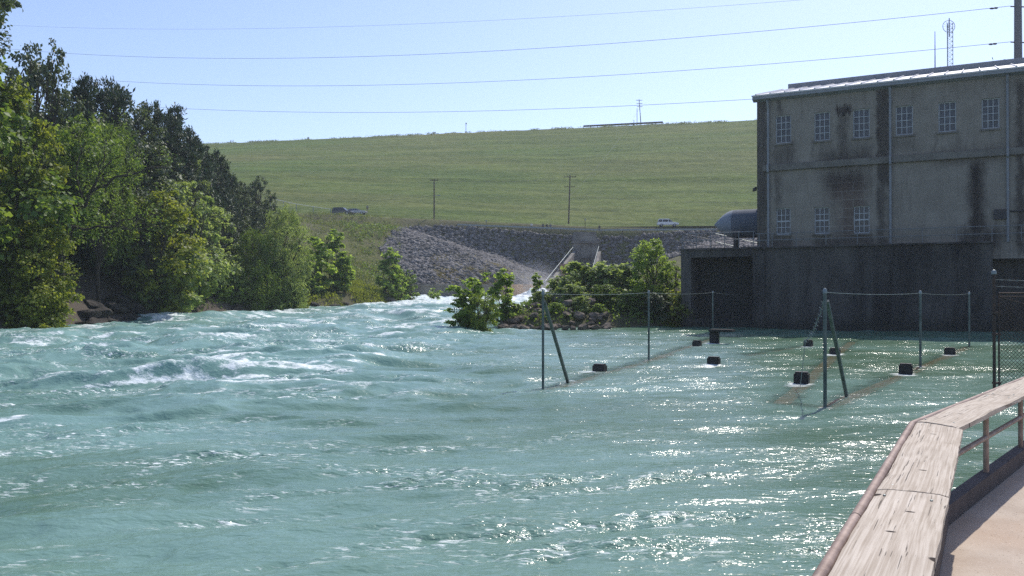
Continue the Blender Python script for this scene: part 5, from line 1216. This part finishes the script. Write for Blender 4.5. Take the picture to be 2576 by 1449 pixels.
proto('bush2', 'bush', 'bush', 3, 3.4, 17, 52, 'round', .19, 6500, 'leaf_mid', trunk_r=.05, z0=.05, size=.25, multi=3)
proto('shoot', 'willow_shoots', 'bush', 3, 2.2, 16, 61, 'flat', .26, 3400, 'leaf_willow', trunk_r=.03, z0=.15, size=.20, multi=6, style='willow', aspect=.13, fork=.75)
def veg(key, px, Y, top, ws, rz, label, mat=None, X=None, base=None, dz=0.0, group=None):
    p = PR[key]
    o = p['root'] if not p['used'] else copy_tree(p['root']); p['used'] = True
    x = at(px, Y) if X is None else X; z = tz(x, Y) if base is None else base
    Ht = zat(top, Y)-z; s = Ht/p['H']*1.0
    o.location = (x, Y, z); o.scale = (s*ws, s*ws, s); o.rotation_euler = (0, 0, rz); o['label'] = label
    if group: o['group'] = group
    if mat:
        for c in o.children:
            if c.name.startswith('crown'): c.material_slots[0].link = 'OBJECT'; c.material_slots[0].material = M[mat]
    return o
gl = 'trees on the left bank'
V_ = [
 ('syc', 40, 60, 215, .62, .3, 'tall yellow green broadleaf tree at the left photo edge', None),
 ('oak', 112, 75, 116, .46, 1.0, 'grey green tree forming the highest point of the left skyline', 'leaf_oak'),
 ('oak', 62, 80, 150, .8, 2.5, 'dense dark tree just left of the highest skyline crown', None),
 ('syc2', -75, 57, 130, .9, 2.0, 'mid green tree cut by the left photo edge', None),
 ('syh', 150, 67, 320, .75, 1.4, 'mid green tree leaning over the dark rocks of the left bank', 'leaf_mid'),
 ('syc', 90, 59, 560, 1.0, 2.6, 'low yellow green tree hanging over the water at the left edge', None),
 ('ced', 205, 80, 214, .8, .5, 'dark cedar just right of the highest skyline crown', None),
 ('ced2', 262, 84, 222, .85, 1.5, 'rounded dark cedar on the skyline where the third power line disappears', None),
 ('oak', 330, 89, 262, .75, 2.2, 'dark oak in the middle of the wooded skyline', None),
 ('ced2', 385, 93, 275, .8, 2.9, 'dark bluish cedar left of where the lowest power line disappears', None),
 ('ced', 430, 97, 283, .95, .9, 'pointed cedar where the lowest power line disappears', None),
 ('ced', 478, 102, 335, 1.0, 3.3, 'pointed cedar on the descending skyline just above the dam crest level', None),
 ('ced2', 515, 106, 380, .9, 4.1, 'cedar where the dam crest meets the woods', None),
 ('ced', 560, 110, 412, 1.1, 5.0, 'small pointed cedar against the grass dam', None),
 ('oak', 590, 114, 455, .8, .4, 'silvery dark oak near the right end of the woods', None),
 ('oak', 648, 120, 446, .62, 3.0, 'round dark oak standing alone at the right end of the woods', None),
 ('ced2', 610, 117, 470, .8, 2.4, 'half hidden dark cedar between the two right hand oaks', None),
 ('wilh', 250, 73, 312, .55, 1.1, 'feathery light green willow behind the bare dark branches', 'leaf_mid'),
 ('wil', 465, 98, 388, .5, 2.1, 'small feathery grey green tree among the dark cedars', 'leaf_pale'),
 ('syh', 215, 78, 330, .8, 3.6, 'mid green tree between the feathery willow and the left edge', 'leaf_oak'),
 ('oak', 370, 86, 360, .85, 1.9, 'dark oak below the skyline in the centre of the woods', None),
 ('oak', 290, 79, 300, .7, 5.2, 'dark leafy oak behind the feathery willow', None),
 ('ced2', 450, 95, 350, 1.0, 4.4, 'dark cedar in the second row of the wood centre', None),
 ('syc2', 395, 79, 478, .95, .8, 'olive green broadleaf tree above the middle of the left bank', 'leaf_sun'),
 ('lfy', 480, 86, 455, .8, 2.7, 'pale leafed slender tree in the middle of the left bank', None),
 ('syh', 335, 80, 540, 1.0, 4.9, 'broad mid green tree behind the dark rocks', None),
 ('lfy', 545, 92, 520, .85, 4.0, 'pale leafed tree left of the large feathery willow', None),
 ('wil', 715, 99, 522, .80, .2, 'large bright feathery willow at the right end of the left bank woods', None),
 ('wil', 640, 95, 575, .75, 3.9, 'darker lower willow beside the large bright willow', 'leaf_mid'),
 ('oak', 600, 100, 560, .9, 1.2, 'dark shaded tree behind the two willows', None),
 ('syc2', 700, 97, 650, 1.0, 2.3, 'leafy tree at the water under the large willow', None),
 ('bush', 415, 80, 640, 1.05, .6, 'pale rounded bush at the water in the middle of the left bank', None),
 ('bush2', 470, 84, 668, 1.05, 1.6, 'bright green bush just right of the pale rounded bush', None),
 ('bush2', 405, 80.5, 690, .9, 2.9, 'green bush above the dark rocks', None),
 ('bush2', 60, 57, 700, .95, 3.3, 'leafy bush at the water in the left photo corner', 'leaf_sun'),
 ('bush2', 105, 59.0, 765, 1.2, .3, 'low leafy bush on the dark rocks at the left', 'leaf_sun'),
 ('sap', 520, 88, 690, 1.0, .7, 'slim sapling left in the group at the shaded bank', None),
 ('sap2', 556, 90, 660, .9, 2.0, 'bright sapling right in the group at the shaded bank', None),
 ('bush2', 590, 92, 700, 1.2, 1.0, 'dark green bush in the shaded bank below the willows', None),
 ('bush2', 655, 95.5, 705, 1.2, 4.0, 'dark leafy bush below the large willow at the water', None),
 ('bush2', 735, 99.5, 705, 1.0, 5.0, 'leafy bush right below the large willow', None),
 ('sap2', 790, 108, 588, 1.2, .3, 'broad leafed tall sapling right of the large willow', None),
 ('sap', 775, 105, 640, 1.3, 1.3, 'green sapling at the foot of the large willow', None),
 ('sap', 838, 112, 584, 1.1, 4.4, 'slim upright sapling on the slope above the grassy shelf', None),
 ('sap', 862, 111, 640, 1.4, 2.2, 'dense sapling standing on the grassy shelf', None),
 ('sap', 978, 119, 630, 1.2, 3.0, 'tallest sapling left of the basin wall', None),
 ('sap', 1003, 119.5, 672, 1.1, 1.0, 'middle sapling of the three left of the basin wall', None),
 ('sap2', 1028, 121, 682, 1.2, 5.0, 'right sapling of the three left of the basin wall', 'leaf_mid'),
 ('sap2', 1093, 126, 726, 1.3, 2.0, 'tiny lone sapling standing in the water by the basin wall', None),
 ('bush2', 910, 116, 742, 1.6, 1.0, 'low rounded bush on the grassy shelf at the water', 'leaf_sun'),
 ('bush2', 945, 117, 748, 1.7, 2.0, 'low rounded bush right of its twin on the grassy shelf', 'leaf_sun'),
]
for key, px, Y, top, ws, rz, lb, mat in V_:
    Yb = max(Y, bankpt(min(px, 1050))+.6)
    veg(key, px, Yb, top, ws, rz, lb, mat, group=gl)
gi = 'plants on the island'
I_ = [
 ('syc2', 1640, 69, 600, .95, 1.7, 'tall bright green tree on the island left of the concrete bay', 'leaf_fresh', None),
 ('lfy', 1690, 68.6, 655, .85, 2.7, 'leafy tree squeezed between the tall island tree and the concrete bay', 'leaf_fresh', None),
 ('bush', 1475, 72, 668, 1.1, .5, 'pale leafed bush at the top of the island thicket', None, None),
 ('bush', 1415, 70, 700, 1.15, 2.5, 'pale leafed bush left of the top of the island thicket', None, None),
 ('bush', 1545, 71.5, 674, 1.1, 4.0, 'pale leafed bush beside the tall island tree', None, None),
 ('bush2', 1440, 68, 718, 1.35, 1.1, 'broad green bush behind the boulder heap', 'leaf_pale', None),
 ('bush2', 1525, 67.5, 718, 1.35, 3.1, 'broad green bush in the middle of the island front', 'leaf_mid', None),
 ('bush2', 1590, 66.5, 735, 1.4, 5.1, 'dark green bush at the water under the tall island tree', 'leaf_mid', None),
 ('bush2', 1690, 66.9, 735, 1.1, .1, 'yellow green bush against the concrete bay', 'leaf_sun', None),
 ('bush2', 1645, 66.3, 740, 1.4, 4.6, 'shaded bush at the foot of the tall island tree', 'leaf_oak', None),
 ('bush2', 1360, 69, 735, 1.4, 2.1, 'green bush at the left end of the island thicket', 'leaf_pale', None),
 ('sap', 1352, 71, 690, 1.1, .1, 'slim sapling rising at the left end of the island thicket', None, None),
 ('bush2', 1300, 66.5, 765, 1.2, 3.8, 'low green bush between the shore saplings and the boulders', 'leaf_pale', None),
 ('bush2', 1398, 65.2, 762, 1.5, 1.2, 'low bright shrub growing over the middle of the boulder heap', 'leaf_fresh', None),
 ('bush2', 1462, 66.0, 748, 1.5, 2.2, 'low pale shrub over the upper right boulders', 'leaf_pale', None),
 ('bush2', 1505, 65.4, 765, 1.4, 0.7, 'low green shrub at the right end of the boulder heap', 'leaf_fresh', None),
 ('sap2', 1335, 64.9, 788, 1.2, 3.0, 'small yellow green sprout among the boulders', None, None),
 ('sap2', 1180, 60.5, 690, 1.25, .4, 'leafy sapling standing in the river, leftmost of the island plants', None, -.1),
 ('sap', 1160, 60.0, 735, 1.6, 4.4, 'low bushy sapling at the left foot of the flooded saplings', None, -.1),
 ('sap', 1262, 65.5, 684, 1.2, 2.4, 'tall slim sapling right of the flooded willow shoots', None, None),
 ('sap', 1276, 65.8, 745, 1.5, 1.4, 'short bushy sapling at the foot of the tall slim one', None, None),
 ('shoot', 1216, 58.4, 738, 1.25, .9, 'fine leaved willow shoots growing out of the river', None, -.1),
]
for key, px, Y, top, ws, rz, lb, mat, base in I_: veg(key, px, Y, top, ws, rz, lb, mat, base=base, group=gi)
veg('lfy', 2531, 95, 150, .25, 1.0, 'tree top peeping over the roof left of the steel pole', 'leaf_oak', base=6)
# tall tree outside the left edge whose sprays hang into the picture
tx, tyy = at(-230, 56), 56
L0 = [(x-tx, y-tyy, z-1.0, r, r, r*.8) for x, y, z, r in
      [(at(18, 54), 54, zat(8, 54), .75), (at(-20, 54.5), 54.5, zat(22, 54.5), 1.1), (at(-5, 55), 55, zat(124, 55), .55), (at(-60, 56), 56, zat(-30, 56), 2.0), (at(-90, 56), 56, zat(90, 56), 2.2), (at(-130, 57), 57, zat(30, 57), 2.2), (at(-130, 57), 57, zat(170, 57), 2.2)]]
tr_ = make_tree('broadleaf_tree', 'dark leafy sprays of a tall tree in the upper left corner', 'tree', gl, 21, L0, .26, 5200, M['leaf_oak'], 77, trunk_r=.22, fork=.8)
tr_.location = (tx, tyy, 1.0)
# old tree with bare dark branches
rg = np.random.default_rng(9); bY = 65.0
bt = empty('bare_branched_tree', (at(118, bY), bY, tz(at(118, bY), bY)), label='old tree with bare dark crooked branches reaching out over the left bank', cat='tree', group=gl)
m = MB(bt.location)
def bp(px, py, dy=0): return tuple(pt(px, py, bY+dy))
tr0 = limb(m, (at(105, bY), bY, .5), bp(150, 560), .30, .22, rg, .08, 5, 9); m.build('trunk', M['bark'], bt, smooth=True)
ends = []
for seq, r in (((( 150, 560, 0), (205, 505, -1), (265, 470, -1.5), (330, 440, -2), (420, 422, -2.5)), .17), (((150, 562, 0), (215, 520, -1), (240, 460, -1.2), (258, 425, -1), (300, 395, -1)), .14),
               (((140, 575, 0), (210, 578, -1), (280, 572, -2), (330, 552, -2.5), (400, 540, -3)), .12), (((120, 590, 0), (90, 520, 1), (60, 450, 1), (40, 380, 1)), .13), (((205, 505, -1), (190, 440, -1), (205, 380, -1), (200, 340, -.6)), .07),
               (((265, 470, -1.5), (250, 430, -2), (235, 400, -2)), .05), (((280, 572, -2), (330, 580, -3), (390, 565, -3.4)), .05), (((258, 425, -1), (262, 370, -1), (280, 330, -1)), .05)):
    m = MB(bt.location); P_ = [bp(*q) for q in seq]
    for k in range(len(P_)-1):
        ra = r*(1-k/len(P_)); rb = r*(1-(k+1)/len(P_)*.92); limb(m, P_[k], P_[k+1], ra, max(rb, .015), rg, .10, 4, 6)
        for _ in range(5):
            q = np.array(P_[k])+(np.array(P_[k+1])-np.array(P_[k]))*rg.random(); e = q + rg.normal(size=3)*np.array([1.0, .7, .8]) + np.array([.4, 0, .5]); limb(m, q, e, .028, .006, rg, .25, 4, 4); ends.append(e)
    m.build('branch', M['bark'], bt, smooth=True)
E_ = np.array(ends); ii = rg.integers(len(E_), size=2600); Pp = E_[ii]+rg.normal(size=(2600, 3))*.33 - np.array(bt.location)
v, f, tt = leaf_arrays(Pp, .2, .4, np.tile([0, 0, .6], (2600, 1)), rg, .5); mesh_np('crown', v, f, M['leaf_mid'], bt, False, None, [('tint', 'FACE', tt)])

# undergrowth, weeds and shelf grass that nobody could count
def scatter(name, label, n, xr_, yr_, cond, size, aspect, mat, seed, up=.35, hmax=.5, clump=5, droop=0.0):
    rg = np.random.default_rng(seed); x = rg.uniform(*xr_, n); y = rg.uniform(*yr_, n); d = seg_dist(x, y, RIVER)
    k = cond(x, y, d) & (fbm(x/3.2, y/3.2, seed, 3) > rg.uniform(.30, .62, n)); x, y = x[k], y[k]
    hgt = hmax*np.clip((fbm(x/2.6, y/2.6, seed+5, 3)-.25)*2.2, .15, 1.4)
    x = np.repeat(x, clump)+rg.normal(size=len(x)*clump)*.25; y = np.repeat(y, clump)+rg.normal(size=len(y)*clump)*.25; hgt = np.repeat(hgt, clump)*rg.random(len(x))
    z = terrain(x, y)+hgt; P = np.stack([x, y, z], 1)
    v, f, tt = leaf_arrays(P, size, aspect, np.tile([0, -.15, up], (len(P), 1)), rg, droop, None if droop >= 0 else np.tile([0, 0, 1.2], (len(P), 1)))
    return tag(mesh_np(name, v, f, mat, None, False, None, [('tint', 'FACE', tt)]), label, 'plants', kind='stuff')
scatter('undergrowth', 'dense dark undergrowth beneath the left bank trees', 9000, (-62, -26), (44, 122), lambda x, y, d: (d > .6) & ~((CX+x/y*F > 165) & (CX+x/y*F < 385) & (d < 9)), .24, .7, M['leaf_mid'], 101, hmax=1.3)
scatter('weeds', 'rough weeds and grass on the hillside beside the stone slope', 15000, (-56, -9), (110, 199), lambda x, y, d: (d > .4) & (CX+x/y*F < 1010), .38, .35, M['weed'], 102, hmax=.55, droop=-1)
scatter('shelf_grass', 'bright grass tufts on the low shelf at the left bank', 26000, (-34, -12), (98, 126), lambda x, y, d: (d > .1) & (d < 9), .30, .3, M['leaf_sun'], 103, hmax=.45, droop=-1)
scatter('island_weeds', 'weeds growing between the boulders of the island', 3600, (-1.5, 14), (63, 84), lambda x, y, d: (d > .3), .22, .6, M['leaf_mid'], 104, hmax=.7)
scatter('hill_brush', 'dark green brush on the brow of the hill beside the stone slope', 5200, (-48, -14), (140, 192), lambda x, y, d: (CX+x/y*F < 1015) & (CX+x/y*F > 860) & (fbm(x/9, y/9, 211, 3) > .47), .34, .7, M['leaf_mid'], 106, hmax=1.5)
M['weed_dry'] = leafmat('weed_dry', (0.16, 0.135, 0.07), (0.33, 0.28, 0.15), .3)
scatter('dry_grass', 'pale dry grass on the lower part of the stone slope', 6500, (-20, 6), (155, 172), lambda x, y, d: (d > .8) & (CX+x/y*F > 1085), .36, .3, M['weed_dry'], 107, hmax=.35, droop=-1)
scatter('slope_weeds', 'dry weeds growing between the stones of the slope', 1500, (-30, 60), (150, 198), lambda x, y, d: (d > .6) & (fbm(x/7, y/7, 93, 3) > .52), .36, .35, M['weed'], 105, hmax=.4, droop=-1)
# ragged weeds along the dam crest
rg = np.random.default_rng(55); n = 5200; x = rg.uniform(-150, 105, n); keep = fbm(x/5, x*0, 7, 4) > rg.uniform(.35, .7, n); x = x[keep]
P = np.stack([x, crest(x)+rg.uniform(-1.5, 2, len(x)), CREST_Z-.25+rg.random(len(x))*.3], 1); P = np.repeat(P, 4, 0)+rg.normal(size=(len(P)*4, 3))*np.array([.5, .3, .15])
v, f, tt = leaf_arrays(P, .45, .35, np.tile([0, -.6, .3], (len(P), 1)), rg, 0, np.tile([0, 0, 1.0], (len(P), 1)))
tag(mesh_np('crest_weeds', v, f, M['weed'], None, False, None, [('tint', 'FACE', tt)]), 'ragged weeds along the top edge of the grass dam', 'plants', kind='stuff')
for k_, p_ in PR.items():
    if not p_['used']: print('UNUSED', k_)
